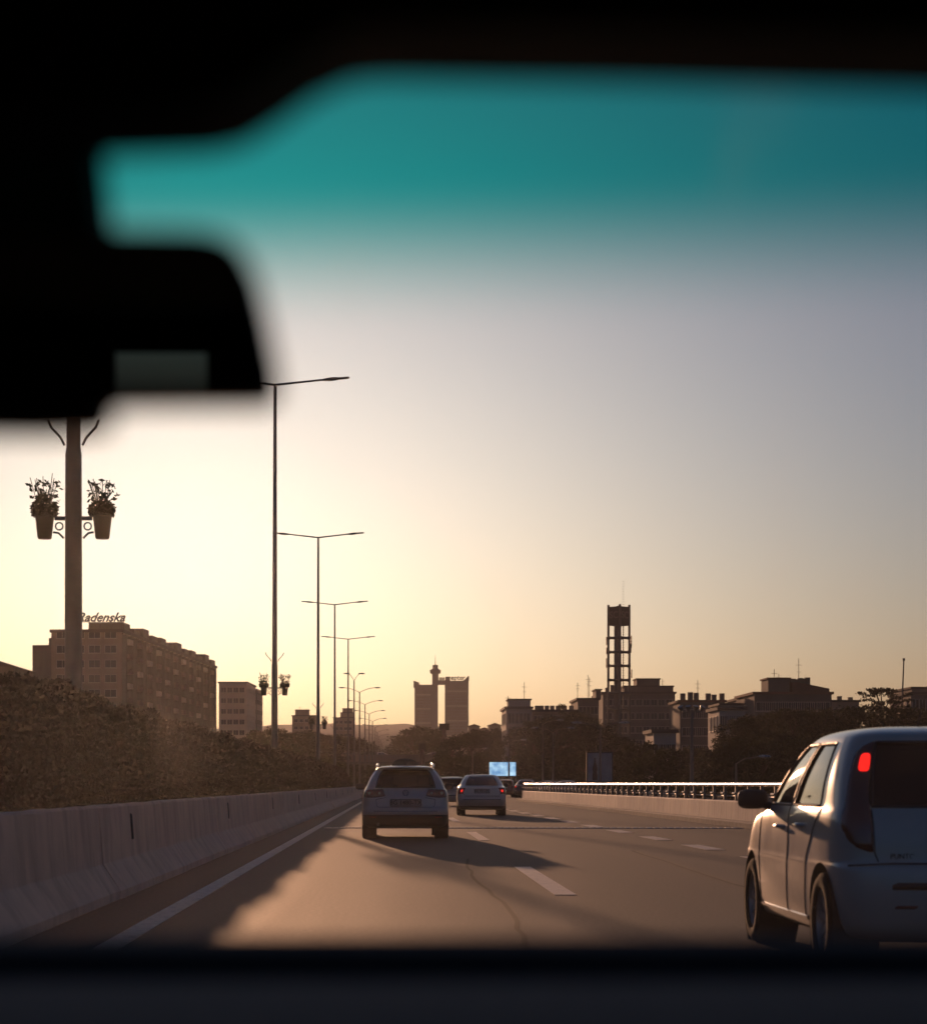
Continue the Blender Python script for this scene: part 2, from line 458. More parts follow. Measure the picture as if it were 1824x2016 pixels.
sl = MB(); sl.cbox(-0.02, 0.02, -0.05, 0.05, -0.14, 0.14, 0.012); slot_me = sl.mesh('drain_slot', M_slot)
y = 27.5 - 4 * SEG; k = 0
while y < 330:
    root = empty('concrete_barrier', (-2.95 + rnd.uniform(-.012, .012), y, 0.0), rnd.uniform(-.0015, .0015))
    slot = (k % 2 == 1)
    tag(root, 'pale concrete safety barrier segment with a dark upright slot, along the median hedge' if slot else 'plain pale concrete safety barrier segment without a slot, along the median hedge', 'barrier', 'slotted median barriers' if slot else 'plain median barriers')
    link('concrete_body', bm_var[k % 4], root)
    if slot:
        link('drain_slot', slot_me, root, (0.100, 3.4 * 0.7, 0.66)).rotation_euler = (0, -0.08, 0)
    y += SEG; k += 1

# ------------------------------------------------------------------ hedge on the median
def hedge():
    b = MB(); rg = np.random.default_rng(3)
    y0, y1 = 9.0, 175.0
    n = 130000
    # denser near the viewer
    u = rg.random(n); yy = y0 * (y1 / y0) ** u
    def top(y):
        base = 2.03 + 0.04*np.sin(y*0.9) + 0.04*np.sin(y*2.3+1) + 0.03*np.sin(y*5.1)
        base = base + 0.05*((y > 19.6) & (y < 22.2)) + 0.03*((y > 22.6) & (y < 25.5))
        return base * np.clip((172 - y) / 30, 0.05, 1) ** 0.45
    H = top(yy)
    face = rg.random(n)
    x = np.where(face < 0.6, -3.36 + rg.normal(0, 0.035, n), -3.36 - 0.66 * rg.random(n))
    z = np.where(face < 0.6, 0.05 + (H - 0.05) * rg.random(n), H + rg.normal(0, 0.03, n))
    back = face > 0.88
    x = np.where(back, -4.02 + rg.normal(0, 0.03, n), x); z = np.where(back, 0.05 + (H - 0.05) * rg.random(n), z)
    sz = (0.017 + 0.0007 * yy) * rg.uniform(0.6, 1.3, n)
    a = rg.normal(size=(n, 3)); a /= np.linalg.norm(a, axis=1)[:, None]
    c = rg.normal(size=(n, 3)); c -= a * (a * c).sum(1)[:, None]; c /= np.linalg.norm(c, axis=1)[:, None]
    p = np.stack([x, yy, z], 1)
    q = np.stack([p - a*sz[:, None], p + c*sz[:, None]*.6, p + a*sz[:, None], p - c*sz[:, None]*.6], 1).reshape(-1, 3)
    me = bpy.data.meshes.new('foliage'); me.from_pydata(q.tolist(), [], [tuple(range(4*i, 4*i+4)) for i in range(n)])
    me.materials.append(M_hedge); me.update()
    root = empty('median_hedge', (-3.7, 90, 0.02))
    tag(root, 'long clipped dark hedge standing behind the pale concrete barriers on the median', 'hedge')
    o = link('foliage', me, root); o.location = (3.7, -90, -0.02)
    o['kind'] = 'stuff'
    ysx = [9 + i * 1.5 for i in range(int(166/1.5))]
    core = MB(); vs2 = []
    for y in ysx:
        t = float(top(np.array([y]))[0]) - 0.05
        vs2 += [(-4.0, y, 0.0), (-3.39, y, 0.0), (-3.39, y, t), (-4.0, y, t)]
    f = []
    for i in range(len(ysx) - 1):
        for k in range(4):
            kk = (k + 1) % 4; f.append((i*4+k, i*4+kk, (i+1)*4+kk, (i+1)*4+k))
    f += [(3, 2, 1, 0), tuple(len(vs2) - 4 + k for k in range(4))]
    core.add(vs2, f)
    o = core.build('branches', M_hedge_core, root); o.location = (3.7, -90, -0.0)
M_hedge_core = mat('hedge_branches', (0.03, 0.026, 0.014), 0.95, var=0.4, scale=6, bump=1.0, bscale=12)
hedge()

# ------------------------------------------------------------------ right bridge parapet with steel rail
def par_x(y): return 9.38 - 0.0095 * (y - 54)
par = empty('bridge_parapet', (par_x(78), 78, 0))
tag(par, 'sunlit low concrete bridge parapet topped by a steel rail on posts', 'parapet')
ang = math.atan(0.0095)
PL = 4.0
def par_pt(s, off=0.0):   # s metres along from y = 16
    y = 16 + s * math.cos(ang); return (par_x(y) - par.location.x + off, y - par.location.y)
wp = MB(); wp.prism([(-0.15, 0), (0.17, 0), (0.17, 0.66), (-0.09, 0.66), (-0.12, 0.62)], 'y', 0, PL - 0.015)
wo = wp.build('wall_panel', M_conc2); wme = wo.data; bpy.data.objects.remove(wo)
kb = MB(); kb.prism([(-0.55, 0), (-0.155, 0), (-0.155, 0.15), (-0.52, 0.15), (-0.55, 0.12)], 'y', 0, PL - 0.015)
ko = kb.build('kerb_stone', M_kerb); kme = ko.data; bpy.data.objects.remove(ko)
nP = int(126 / PL)
for k in range(nP):
    x, y = par_pt(k * PL); dz = rnd.uniform(-.004, .004)
    link('wall_panel', wme, par, (x, y, dz), rz=ang); link('kerb_stone', kme, par, (x, y, 0), rz=ang)
ps = MB(); ps.box(-0.04, 0.04, -0.05, 0.05, 0.64, 1.06); ps.box(-0.07, 0.07, -0.08, 0.08, 0.66, 0.675)
po = ps.build('rail_post', M_pole); pme = po.data; bpy.data.objects.remove(po)
bk = MB(); bk.cbox(-0.10, -0.04, -0.22, 0.22, 0.84, 0.885, 0.01)
bo = bk.build('rail_bracket', M_steel); bkme = bo.data; bpy.data.objects.remove(bo)
for k in range(int(126 / 1.9)):
    x, y = par_pt(k * 1.9 + 0.4)
    link('rail_post', pme, par, (x, y, 0), rz=ang); link('rail_bracket', bkme, par, (x, y, 0), rz=ang)
tr = MB(); tr.tube([par_pt(0) + (1.10,), par_pt(123.9) + (1.10,)], 0.055, 12); tr.build('top_rail', M_steel, par, smooth=60)
tr = MB(); a_ = par_pt(0); b_ = par_pt(123.9)
tr.tube([(a_[0]+.06, a_[1], 0.78), (b_[0]+.06, b_[1], 0.78)], 0.02, 8); tr.build('lower_rail', M_pole, par, smooth=60)
x, y = par_pt(124)
ec = MB(); ec.lathe([(0.17, 0), (0.17, 0.64), (0.14, 0.66)], 12); ec.build('end_cap', M_conc2, par, (x + 0.0, y + 0.03, 0), smooth=40)
ev = MB(); ev.lathe([(0.55, 0), (0.55, 0.12), (0.52, 0.15)], 16); ev.build('kerb_stone', M_kerb, par, (x, y + 0.1, 0), smooth=40)

# ------------------------------------------------------------------ median street lamps and flower pots
def lamp_mesh_T(H):
    pole = MB(); pole.lathe([(0.135, 0.0), (0.13, 0.5), (0.118, 3.0), (0.11, 5.5), (0.095, 5.6), (0.06, H)], 12)
    base = MB(); base.cbox(-0.24, 0.24, -0.24, 0.24, 0.0, 0.06, 0.01); base.lathe([(0.20, 0.06), (0.18, 0.22)], 12)
    br = MB()
    for s in (-1, 1): br.tube([(0.12*s, 0, 5.62), (0.17*s, 0, 5.72), (0.30*s, 0, 5.86), (0.34*s, 0, 5.96)], 0.018, 6)
    return pole, base, br
def arm_T(s, H):
    a = MB(); a.tube([(0, 0, H - 0.03), (1.75*s, 0, H + 0.17)], [0.045, 0.035], 8)
    h = MB(); x0 = 1.7; z0 = H + 0.165
    pr = [(0.0, 0.03, 0.03), (0.12, 0.07, 0.05), (0.35, 0.13, 0.075), (0.6, 0.14, 0.06), (0.62, 0.10, 0.05), (1.0, 0.10, 0.045), (1.04, 0.08, 0.03)]
    v = []; f = []
    for t, wy, hz in pr:
        for k in range(8):
            an = 2*math.pi*k/8; v.append(((x0 + t)*s, wy*math.cos(an), z0 + t*0.09 + hz*math.sin(an)))
    for i in range(len(pr)-1):
        for k in range(8):
            kk = (k+1) % 8; f.append((i*8+k, i*8+kk, (i+1)*8+kk, (i+1)*8+k))
    f += [tuple(range(7,-1,-1)), tuple((len(pr)-1)*8+k for k in range(8))]
    h.add(v, f)
    return a, h
def make_T(H=15.9):
    root = empty('street_lamp')
    p, b, br = lamp_mesh_T(H)
    p.build('pole', M_pole, root, smooth=50); b.build('base_plate', M_pole, root)
    br.build('flag_bracket', M_pole, root, smooth=50)
    for s in (-1, 1):
        a, h = arm_T(s, H)
        ao = a.build('arm', M_pole, root, smooth=50); h.build('lamp_head', M_lum, ao, smooth=50)
    return root
def make_curved(H=12.9, reach=2.5, rise=0.55):
    root = empty('street_lamp')
    p = MB(); p.lathe([(0.14, 0), (0.12, 2), (0.065, H - rise)], 10); p.build('pole', M_pole, root, smooth=50)
    b = MB(); b.cbox(-0.22, 0.22, -0.22, 0.22, 0, 0.06, 0.01); b.build('base_plate', M_pole, root)
    for s in (-1, 1):
        pts = []
        for k in range(9):
            t = k / 8; pts.append((s * reach * 0.75 * t, 0, H - rise - 0.02 + rise * math.sin(t * math.pi / 2)))
        a = MB(); a.tube(pts, 0.035, 6); ao = a.build('arm', M_pole, root, smooth=50)
        h = MB(); h.sphere((s * reach * 0.88, 0, H + 0.0), 0.38, 10, 6, (1.0, 0.35, 0.22)); h.build('lamp_head', M_lum, ao, smooth=60)
    return root
lampT = make_T()
spots = [(145, 28.5), (540, 79), (626, 128), (659, 176), (685, 218)]
T_labels = ['double-armed street lamp on a stout pole carrying the largest pair of flower pots', 'tall double-armed street lamp with flower pots, second pole along the hedge',
            'tall double-armed street lamp with flower pots, third pole along the hedge', 'tall double-armed street lamp with flower pots, fourth pole along the hedge', 'tall straight-armed street lamp, fifth pole along the hedge']
lampT_pos = []
for i, (px, d) in enumerate(spots):
    o = lampT if i == 0 else copy_tree(lampT)
    o.location = ((px - VX) / F * d, d, 0.02); lampT_pos.append(o.location.copy())
    if i: o.rotation_euler = (0, rnd.uniform(-.002, .002), rnd.uniform(-.04, .04))
    tag(o, T_labels[i], 'street lamp', 'straight-armed street lamps on the median')
sy = make_curved(13.4, 0.95, 0.8); sy.location = ((697 - VX) / F * 238, 238, 0.02)
tag(sy, 'street lamp with two short curved arms where the hedge ends', 'street lamp')
lampC = make_curved()
for k in range(12):
    d = 262 + 41 * k; o = lampC if k == 0 else copy_tree(lampC)
    o.location = (-4.2 + k * 0.12, d, 0.02); o.rotation_euler = (0, 0, rnd.uniform(-.05, .05))
    tag(o, 'distant street lamp with two long curved arms on the median beyond the hedge', 'street lamp', 'curved street lamps on the far median')
def make_pot(seed):
    rg = np.random.default_rng(seed)
    root = empty('flower_pot')
    p = MB(); p.lathe([(0.02, -0.19), (0.085, -0.19), (0.095, -0.17), (0.125, 0.10), (0.145, 0.11), (0.145, 0.15), (0.12, 0.15), (0.115, 0.08), (0.02, 0.08)], 14, cap=False)
    p.build('pot', M_pot, root, smooth=35)
    n = 520; v = []; f = []
    for i in range(n):
        r = 0.15 * math.sqrt(rg.random()); a = rg.random() * 6.283
        h = 0.12 + 0.26 * rg.random() ** 1.4 * (1.2 - r / 0.2)
        if i > 430: h = 0.3 + 0.28 * rg.random()
        c = np.array([r*math.cos(a)*(1 + h), r*math.sin(a)*(1 + h), h])
        d1 = rg.normal(size=3); d1 /= np.linalg.norm(d1); d2 = np.cross(d1, rg.normal(size=3)); d2 /= np.linalg.norm(d2)
        s = 0.042 * rg.uniform(0.6, 1.3)
        b = len(v); v += [tuple(c - d1*s), tuple(c + d2*s*.5), tuple(c + d1*s), tuple(c - d2*s*.5)]; f.append((b, b+1, b+2, b+3))
    m = MB(); m.add(v, f); m.build('plant', M_leaf2, root, fix=False)['kind'] = 'stuff'
    st = MB()
    for i in range(16):
        a = rg.random()*6.283; l = rg.uniform(0.1, 0.24)
        st.tube([(0.04*math.cos(a), 0.04*math.sin(a), 0.08), (0.6*l*math.cos(a), 0.6*l*math.sin(a), 0.35), (l*math.cos(a), l*math.sin(a), rg.uniform(0.45, 0.68))], 0.005, 4)
    st.build('stem', M_leaf3, root)
    return root
pots = [make_pot(1), make_pot(2)]
first = [True, True]
pot_names = ['stout near lamp pole', 'second lamp pole', 'third lamp pole', 'fourth lamp pole']
for i in range(4):
    L0 = lampT_pos[i]
    for k, s in enumerate((-1, 1)):
        o = pots[k] if first[k] else copy_tree(pots[k]); first[k] = False
        o.location = (L0.x + 0.385 * s, L0.y, 4.58); o.rotation_euler = (0, 0, rnd.random() * 6)
        tag(o, 'dark flower pot of %s plants bracketed to the %s' % (('tall wispy', 'bushy leaning')[k], pot_names[i]), 'flower pot', 'flower pots on the lamp poles')
    root = lampT if i == 0 else [c for c in COL.objects if c.name.startswith('street_lamp') and c.parent is None and (c.location - L0).length < .01][0]
    for s in (-1, 1):
        b = MB()
        b.box(0.11*s if s > 0 else -0.25, 0.25 if s > 0 else -0.11, -0.03, 0.03, 4.64, 4.69)
        b.tube([(0.13*s, 0, 4.40), (0.2*s, 0, 4.47), (0.27*s, 0, 4.48)], 0.016, 6)
        b.tube([(0.19*s + 0.05*math.cos(a), 0, 4.56 + 0.05*math.sin(a)) for a in np.linspace(0, 6.283, 11)], 0.012, 6)
        b.build('pot_bracket', M_pole, root, (0, 0, -0.02))
# ------------------------------------------------------------------ cars
def pchip(xs, ys_, x):
    xs = np.asarray(xs, float); ys_ = np.asarray(ys_, float); h = np.diff(xs); d = np.diff(ys_) / h
    m = np.zeros(len(xs)); m[0] = d[0]; m[-1] = d[-1]
    for i in range(1, len(xs) - 1):
        if d[i-1] * d[i] > 0:
            w1 = 2*h[i] + h[i-1]; w2 = h[i] + 2*h[i-1]; m[i] = (w1 + w2) / (w1 / d[i-1] + w2 / d[i])
    k = np.clip(np.searchsorted(xs, x) - 1, 0, len(h) - 1); t = (x - xs[k]) / h[k]
    return (2*t**3-3*t**2+1)*ys_[k] + (t**3-2*t**2+t)*h[k]*m[k] + (-2*t**3+3*t**2)*ys_[k+1] + (t**3-t**2)*h[k]*m[k+1]

NR, NC, NS = 8, 5, 26     # points: rear half, corner, side
class Car:
    """body skin built from horizontal rings; rings: (z, y_rear, y_front, half width, rear corner r, front corner r, rear bow, front bow)"""
    def __init__(s, rings, sub=4):
        s.rg = np.array(rings, float); s.sub = sub
        K = len(rings); t = np.linspace(0, K - 1, (K - 1) * sub + 1); s.t = t
        s.p = np.stack([pchip(np.arange(K), s.rg[:, c], t) for c in range(8)], 1)
        s.V = np.array([s.ring(q) for q in s.p])       # rings x points x 3
        s.n = s.V.shape[1]
    def half(s, q):
        z, yr, yf, w, rr, rf, br, bf = q
        pts = []
        we = w * 0.955
        for i in range(NR):
            f = i / NR; x = f * (we - rr); pts.append((x, yr + br * f * f))
        ya = yr + br + rr; yb = yf - bf - rf
        for i in range(NC):
            a = math.pi / 2 * i / NC
            pts.append((we - rr + rr * math.sin(a), ya - rr * math.cos(a)))
        for i in range(NS):
            u = i / (NS - 1); k = 1 - (2*u - 1)**2
            pts.append((we + (w - we) * k ** 0.6, ya + (yb - ya) * u))
        for i in range(1, NC + 1):
            a = math.pi / 2 * i / NC
            pts.append((we - rf + rf * math.cos(a), yb + rf * math.sin(a)))
        for i in range(1, NR + 1):
            f = 1 - i / NR; pts.append((f * (we - rf), yf - bf * f * f))
        return pts
    def ring(s, q):
        h = s.half(q); z = q[0]
        full = h + [(-x, y) for x, y in h[-2:0:-1]]
        return [(x, y, z) for x, y in full]
    def par(s, z):
        i = int(np.argmin(np.abs(s.p[:, 0] - z)))
        lo = max(0, min(len(s.p) - 2, i if s.p[i, 0] <= z else i - 1))
        a, b = s.p[lo], s.p[lo + 1]; dz = b[0] - a[0]
        t = 0 if dz < 1e-9 else min(1, max(0, (z - a[0]) / dz))
        return a * (1 - t) + b * t
    def rear_y(s, x, z):
        z_, yr, yf, w, rr, rf, br, bf = s.par(z); we = w * 0.955; x = abs(x)
        if x <= we - rr: return yr + br * (x / (we - rr)) ** 2
        k = min(1, (x - (we - rr)) / rr); return yr + br + rr - rr * math.sqrt(1 - k * k)
    def front_y(s, x, z):
        z_, yr, yf, w, rr, rf, br, bf = s.par(z); we = w * 0.955; x = abs(x)
        if x <= we - rf: return yf - bf * (x / (we - rf)) ** 2
        k = min(1, (x - (we - rf)) / rf); return yf - bf - rf + rf * math.sqrt(1 - k * k)
    def side_x(s, y, z):
        z_, yr, yf, w, rr, rf, br, bf = s.par(z); we = w * 0.955
        ya = yr + br + rr; yb = yf - bf - rf; u = (y - ya) / (yb - ya)
        if 0 <= u <= 1: return we + (w - we) * max(0, 1 - (2*u - 1)**2) ** 0.6
        if u < 0:
            k = min(1, (ya - y) / rr); return we - rr + rr * math.sqrt(1 - k*k)
        k = min(1, (y - yb) / rf); return we - rf + rf * math.sqrt(1 - k*k)
    # index helpers on the half ring: rear 0..NR, corner NR..NR+NC, side NR+NC..NR+NC+NS-1, ...
    def holes(s, wins):
        """wins: list of (name, ring0, ring1, idx0, idx1) in fine ring / half-ring indices; returns cell set per window on both sides"""
        out = []
        n = s.n
        for name, r0, r1, i0, i1, side in wins:
            cells = set(); loop = []
            if side == 'rear': idx = list(range(-i1, i1 + 1))
            elif side == 'front':
                c = n // 2; idx = list(range(c - i1, c + i1 + 1))
            elif side == 'R': idx = list(range(i0, i1 + 1))
            else: idx = [(-i) % n for i in range(i1, i0 - 1, -1)]
            idx = [i % n for i in idx]
            for r in range(r0, r1):
                for a in range(len(idx) - 1): cells.add((r, idx[a]))
            loop = [(r0, i) for i in idx] + [(r, idx[-1]) for r in range(r0 + 1, r1)] + [(r1, i) for i in idx[::-1]] + [(r, idx[0]) for r in range(r1 - 1, r0, -1)]
            out.append((name, cells, loop, idx, r0, r1))
        return out

def solid_apply(o):
    dg = bpy.context.evaluated_depsgraph_get(); dg.update()
    me = bpy.data.meshes.new_from_object(o.evaluated_get(dg), depsgraph=dg)
    o.modifiers.clear(); old = o.data; o.data = me; bpy.data.meshes.remove(old)

def make_wheel(root, x, y, r, w, side, spokes=7, name='wheel'):
    """hub with tyre and rim as children; side = +1 right, -1 left"""
    hub = MB(); hub.lathe([(0.045, 0), (0.05, 0.02*side), (0.02, 0.03*side)], 12, 'x')
    wh = hub.build(name, M_rim, root, (x, y, r), smooth=40)
    t = MB(); h = w / 2
    pf = [(r*0.66, -h*.8), (r*0.72, -h), (r*0.9, -h*1.02), (r*0.985, -h*.8), (r, -h*.4), (r, h*.4), (r*0.985, h*.8), (r*0.9, h*1.02), (r*0.72, h), (r*0.66, h*.8), (r*0.66, -h*.8)]
    t.lathe(pf, 28, 'x', cap=False); t.build('tyre', M_rubber, wh, smooth=45)
    rm = MB()
    rm.lathe([(r*.67, h*.75*side), (r*.62, h*.78*side), (r*.60, h*.5*side), (r*.60, -h*.7*side), (r*.67, -h*.75*side)], 28, 'x', cap=False)
    for k in range(spokes):
        a = 2*math.pi*k/spokes + 0.2; ca, sa = math.cos(a), math.sin(a); tw = r*0.085
        p0 = (r*0.1, h*.35); p1 = (r*.62, h*.6)
        vv = []
        for (rr, hh), wd in ((p0, tw*.9), (p1, tw)):
            for q in (-1, 1):
                for dep in (0, -0.03):
                    yy = rr*ca - q*wd*sa; zz = rr*sa + q*wd*ca; vv.append(((hh + dep)*side, yy, zz))
        rm.add(vv, [(0,4,6,2),(1,3,7,5),(0,1,5,4),(2,6,7,3),(0,2,3,1),(4,5,7,6)])
    rm.lathe([(0.01, h*.42*side), (r*.14, h*.40*side), (r*.15, h*.2*side)], 12, 'x', cap=False)
    rm.build('rim', M_rim, wh, smooth=40)
    dk = MB(); dk.lathe([(0.01, -0.02*side), (r*.58, -0.02*side), (r*.58, -0.05*side), (0.01, -0.05*side)], 20, 'x', cap=False); dk.build('brake_disc', M_slot, wh)
    return wh

def build_car(name, label, loc, rings, belt, top, paint, side_wins, rear_i, front_i, axles, wr, track, rz=0.0, sub=4, dark_below=None, rear_glass=None, group=None, cat='car', seats=True, seat_y=None, spokes=7, rear_rings=None, door_lines=(), tint=None):
    C = Car(rings, sub)
    root = empty(name, loc, rz); tag(root, label, cat, group)
    b0, t0 = belt * sub, top * sub
    S0 = NR + NC
    wins = []
    for (u0, u1) in side_wins:
        i0 = S0 + round(u0 * (NS - 1)); i1 = S0 + round(u1 * (NS - 1))
        wins.append(('side_window', b0, t0, i0, i1, 'R')); wins.append(('side_window', b0, t0, i0, i1, 'L'))
    rr0, rr1 = rear_rings if rear_rings else (belt, top)
    wins.append(('rear_window', rr0*sub, rr1*sub, 0, rear_i, 'rear'))
    wins.append(('windscreen', b0, t0, 0, front_i, 'front'))
    H = C.holes(wins); hole_cells = set().union(*[h[1] for h in H])
    V = C.V; nr, n = V.shape[:2]
    body = MB(); body.v = [tuple(p) for p in V.reshape(-1, 3)]
    for r in range(nr - 1):
        zc = 0.5 * (C.p[r, 0] + C.p[r+1, 0])
        for i in range(n):
            if (r, i) in hole_cells: continue
            j = (i + 1) % n
            body.f.append((r*n+i, r*n+j, (r+1)*n+j, (r+1)*n+i)); body.mi.append(1 if dark_below and zc < dark_below else 0)
    # bottom and roof caps
    cb = len(body.v); body.v.append((0, float(V[0, :, 1].mean()), float(V[0, 0, 2])))
    ct = len(body.v); body.v.append((0, float(V[-1, :, 1].mean()), float(V[-1, 0, 2]) + 0.004))
    for i in range(n):
        j = (i + 1) % n
        body.f.append((cb, j, i)); body.mi.append(1)
        body.f.append((ct, (nr-1)*n+i, (nr-1)*n+j)); body.mi.append(0)
    bo = body.build('body', [paint, M_black, M_slot], root)
    md = bo.modifiers.new('s', 'SOLIDIFY'); md.thickness = 0.022; md.offset = -1; md.material_offset = 0
    cut = []
    for ya in axles:
        for sgn in (-1, 1):
            c = MB(); c.lathe([(wr * 1.17, 0), (wr * 1.17, 0.5)], 40, 'x', (sgn * (track - 0.16) - (0.5 if sgn < 0 else 0), ya, wr * 1.03))
            co = c.build('cut', M_slot, root); cut.append(co)
            mb = bo.modifiers.new('b', 'BOOLEAN'); mb.operation = 'DIFFERENCE'; mb.solver = 'EXACT'; mb.object = co
    solid_apply(bo)
    for co in cut: bpy.data.objects.remove(co)
    shade(bo.data, 38)
    # wheel housings and wheels
    for ya in axles:
        for sgn in (-1, 1):
            xo = sgn * (track + 0.08)
            w_ = MB(); w_.lathe([(wr*1.175, sgn*(track+0.075)), (wr*1.175, sgn*(track-0.2)), (0.02, sgn*(track-0.2))], 32, 'x', (0, ya, wr*1.03), cap=False)
            w_.build('wheel_arch', M_slot, root)
            make_wheel(root, sgn * track, ya, wr, 0.17, sgn, spokes)
    # glass panes with seals
    for name_, cells, loop, idx, r0, r1 in H:
        p = MB(); m_ = len(idx)
        cen = V[r0:r1+1, idx].reshape(-1, 3).mean(0)
        inward = np.array([0, (V[0, :, 1].mean()), 1.0]) - cen; inward[2] = 0; inward /= np.linalg.norm(inward)
        if name_ == 'side_window': inward = np.array([-np.sign(cen[0]), 0, 0])
        else: inward = np.array([0, 1.0 if name_ == 'rear_window' else -1.0, 0])
        for r in range(r0, r1 + 1):
            for i in idx: p.v.append(tuple(V[r, i] + inward * 0.010))
        for r in range(r1 - r0):
            for a in range(m_ - 1): p.f.append((r*m_+a, r*m_+a+1, (r+1)*m_+a+1, (r+1)*m_+a)); p.mi.append(0)
        gm = M_glass
        if name_ == 'rear_window' and rear_glass: gm = rear_glass
        if name_ == 'side_window' and tint: gm = tint
        po = p.build(name_, gm, root, smooth=60)
        sl_ = MB(); lp = [Vector(V[r, i]) + Vector(inward) * 0.004 for r, i in loop]
        sl_.tube(lp + [lp[0], lp[1]], 0.011, 6, cap=False); sl_.build('window_seal', M_black, po, smooth=60)
    # simple cabin
    if seats:
        fl = MB(); zf = 0.42
        yr_ = C.par(zf)[1] + 0.3; yf_ = C.par(zf)[2] - 0.9; wf = C.par(zf)[3] - 0.10
        fl.box(-wf, wf, yr_, yf_, 0.30, 0.34); 
        fl.build('cabin_floor', M_black, root)
        da = MB(); bz = C.par(C.p[b0, 0]); yd = C.p[b0, 2]
        da.prism([(yd - 0.62, C.p[b0, 0] - 0.45), (yd - 0.12, C.p[b0, 0] - 0.45), (yd - 0.12, C.p[b0, 0] - 0.03), (yd - 0.45, C.p[b0, 0] - 0.0), (yd - 0.62, C.p[b0, 0] - 0.10)], 'x', -wf*0.92, wf*0.92)
        da.build('dashboard', M_black, root)
        for (ys_, xs_, zs_) in seat_y:
            for x_ in xs_:
                st_ = MB()
                st_.cbox(x_-.24, x_+.24, ys_, ys_+.5, 0.34, 0.58, 0.04)
                st_.prism([(ys_-.12, 0.5), (ys_+.06, 0.5), (ys_-.02, zs_), (ys_-.12, zs_)], 'x', x_-.23, x_+.23)
                so = st_.build('seat', M_seat, root)
                hr = MB(); hr.cbox(x_-.13, x_+.13, ys_-.16, ys_-.05, zs_+.03, zs_+.22, 0.03); hr.box(x_-.05, x_-.035, ys_-.11, ys_-.095, zs_-.05, zs_+.05); hr.box(x_+.035, x_+.05, ys_-.11, ys_-.095, zs_-.05, zs_+.05)
                hr.build('headrest', M_seat, so)
        im = MB(); im.cbox(-0.11, 0.11, yd - 0.45, yd - 0.42, C.p[t0, 0] - 0.14, C.p[t0, 0] - 0.07, 0.012); im.box(-.01, .01, yd - .44, yd - .40, C.p[t0, 0]-.09, C.p[t0, 0]-.0)
        im.build('interior_mirror', M_black, root)
        swc = (-0.36, yd - 0.78, C.p[b0, 0] - 0.10)
        sw = MB(); sw.tube([(swc[0] + 0.18*math.cos(a), swc[1] - 0.07*math.sin(a), swc[2] + 0.17*math.sin(a)) for a in np.linspace(0, 6.2832, 25)], 0.014, 6)
        sw.tube([(swc[0]-.17, swc[1], swc[2]), (swc[0]+.17, swc[1], swc[2])], 0.02, 6); sw.tube([swc, (swc[0], swc[1]+.3, swc[2]-.1)], 0.025, 6)
        sw.build('steering_wheel', M_black, root)
    # door seams and handles
    for pts, kind in door_lines:
        for sgn in (-1, 1):
            b = MB()
            if kind == 'seam':
                P_ = []
                for i in range(len(pts) - 1):
                    for s_ in range(8):
                        t = s_ / 8; y_ = pts[i][0]*(1-t)+pts[i+1][0]*t; z_ = pts[i][1]*(1-t)+pts[i+1][1]*t
                        P_.append((sgn * (C.side_x(y_, z_) + 0.0005), y_, z_))
                b.tube(P_, 0.0045, 5); b.build('door_seam', M_slot, root)
            elif kind == 'handle':
                y_, z_ = pts; x_ = C.side_x(y_, z_)
                b.tube([(sgn*(x_ - .005), y_ - .09, z_), (sgn*(x_ + .028), y_ - .06, z_ + .003), (sgn*(x_ + .03), y_ + .06, z_ + .003), (sgn*(x_ - .005), y_ + .09, z_)], 0.014, 8)
                b.build('door_handle', paint, root, smooth=50)
            elif kind == 'mirror':
                y_, z_ = pts; x_ = C.side_x(y_, z_)
                b.tube([(sgn*(x_ - .03), y_, z_ - .03), (sgn*(x_ + .07), y_ - .01, z_ + 0.0)], 0.03, 8)
                b.sphere((sgn*(x_ + .13), y_ + .01, z_ + .03), 0.10, 16, 12, (1.05, 0.55, 0.68), 0.6)
                b.build('door_mirror', M_black, root, smooth=60)
            elif kind == 'strip':
                y0_, y1_, z0_, z1_, m_ = pts; K = 16; v = []
                for k in range(K + 1):
                    y_ = y0_ + (y1_ - y0_) * k / K
                    for z_, o_ in ((z0_, 0.0), (z0_ + .006, .012), (z1_ - .006, .012), (z1_, 0.0)): v.append((sgn * (C.side_x(y_, z_) + o_), y_, z_))
                f = [(k*4+i, k*4+i+1, (k+1)*4+i+1, (k+1)*4+i) for k in range(K) for i in range(3)]
                b.add(v, f); b.build('side_strip', m_, root, smooth=30)
    return root, C

def rear_patch(C, root, name, poly, m, off=0.012, nu=14, nv=10, smooth=50, label=None, edge=True):
    """raised patch on the rear skin; poly(u, v) -> (x, z) for u, v in 0..1"""
    b = MB(); v = []; f = []
    for j in range(nv + 1):
        for i in range(nu + 1):
            x, z = poly(i / nu, j / nv)
            e = edge and (i in (0, nu) or j in (0, nv))
            v.append((x, C.rear_y(x, z) - (-0.004 if e else off), z))
    for j in range(nv):
        for i in range(nu):
            a = j * (nu + 1) + i; f.append((a, a+1, a+nu+2, a+nu+1))
    b.add(v, f); o = b.build(name, m, root, smooth=smooth)
    if label: o['label'] = label
    return o
def rear_line(C, root, name, pts, m, r=0.005, k=8):
    P_ = []
    for i in range(len(pts) - 1):
        for s_ in range(k):
            t = s_ / k; x = pts[i][0]*(1-t)+pts[i+1][0]*t; z = pts[i][1]*(1-t)+pts[i+1][1]*t
            P_.append((x, C.rear_y(x, z) - 0.0005, z))
    x, z = pts[-1]; P_.append((x, C.rear_y(x, z) - .0005, z))
    b = MB(); b.tube(P_, r, 5); return b.build(name, m, root)
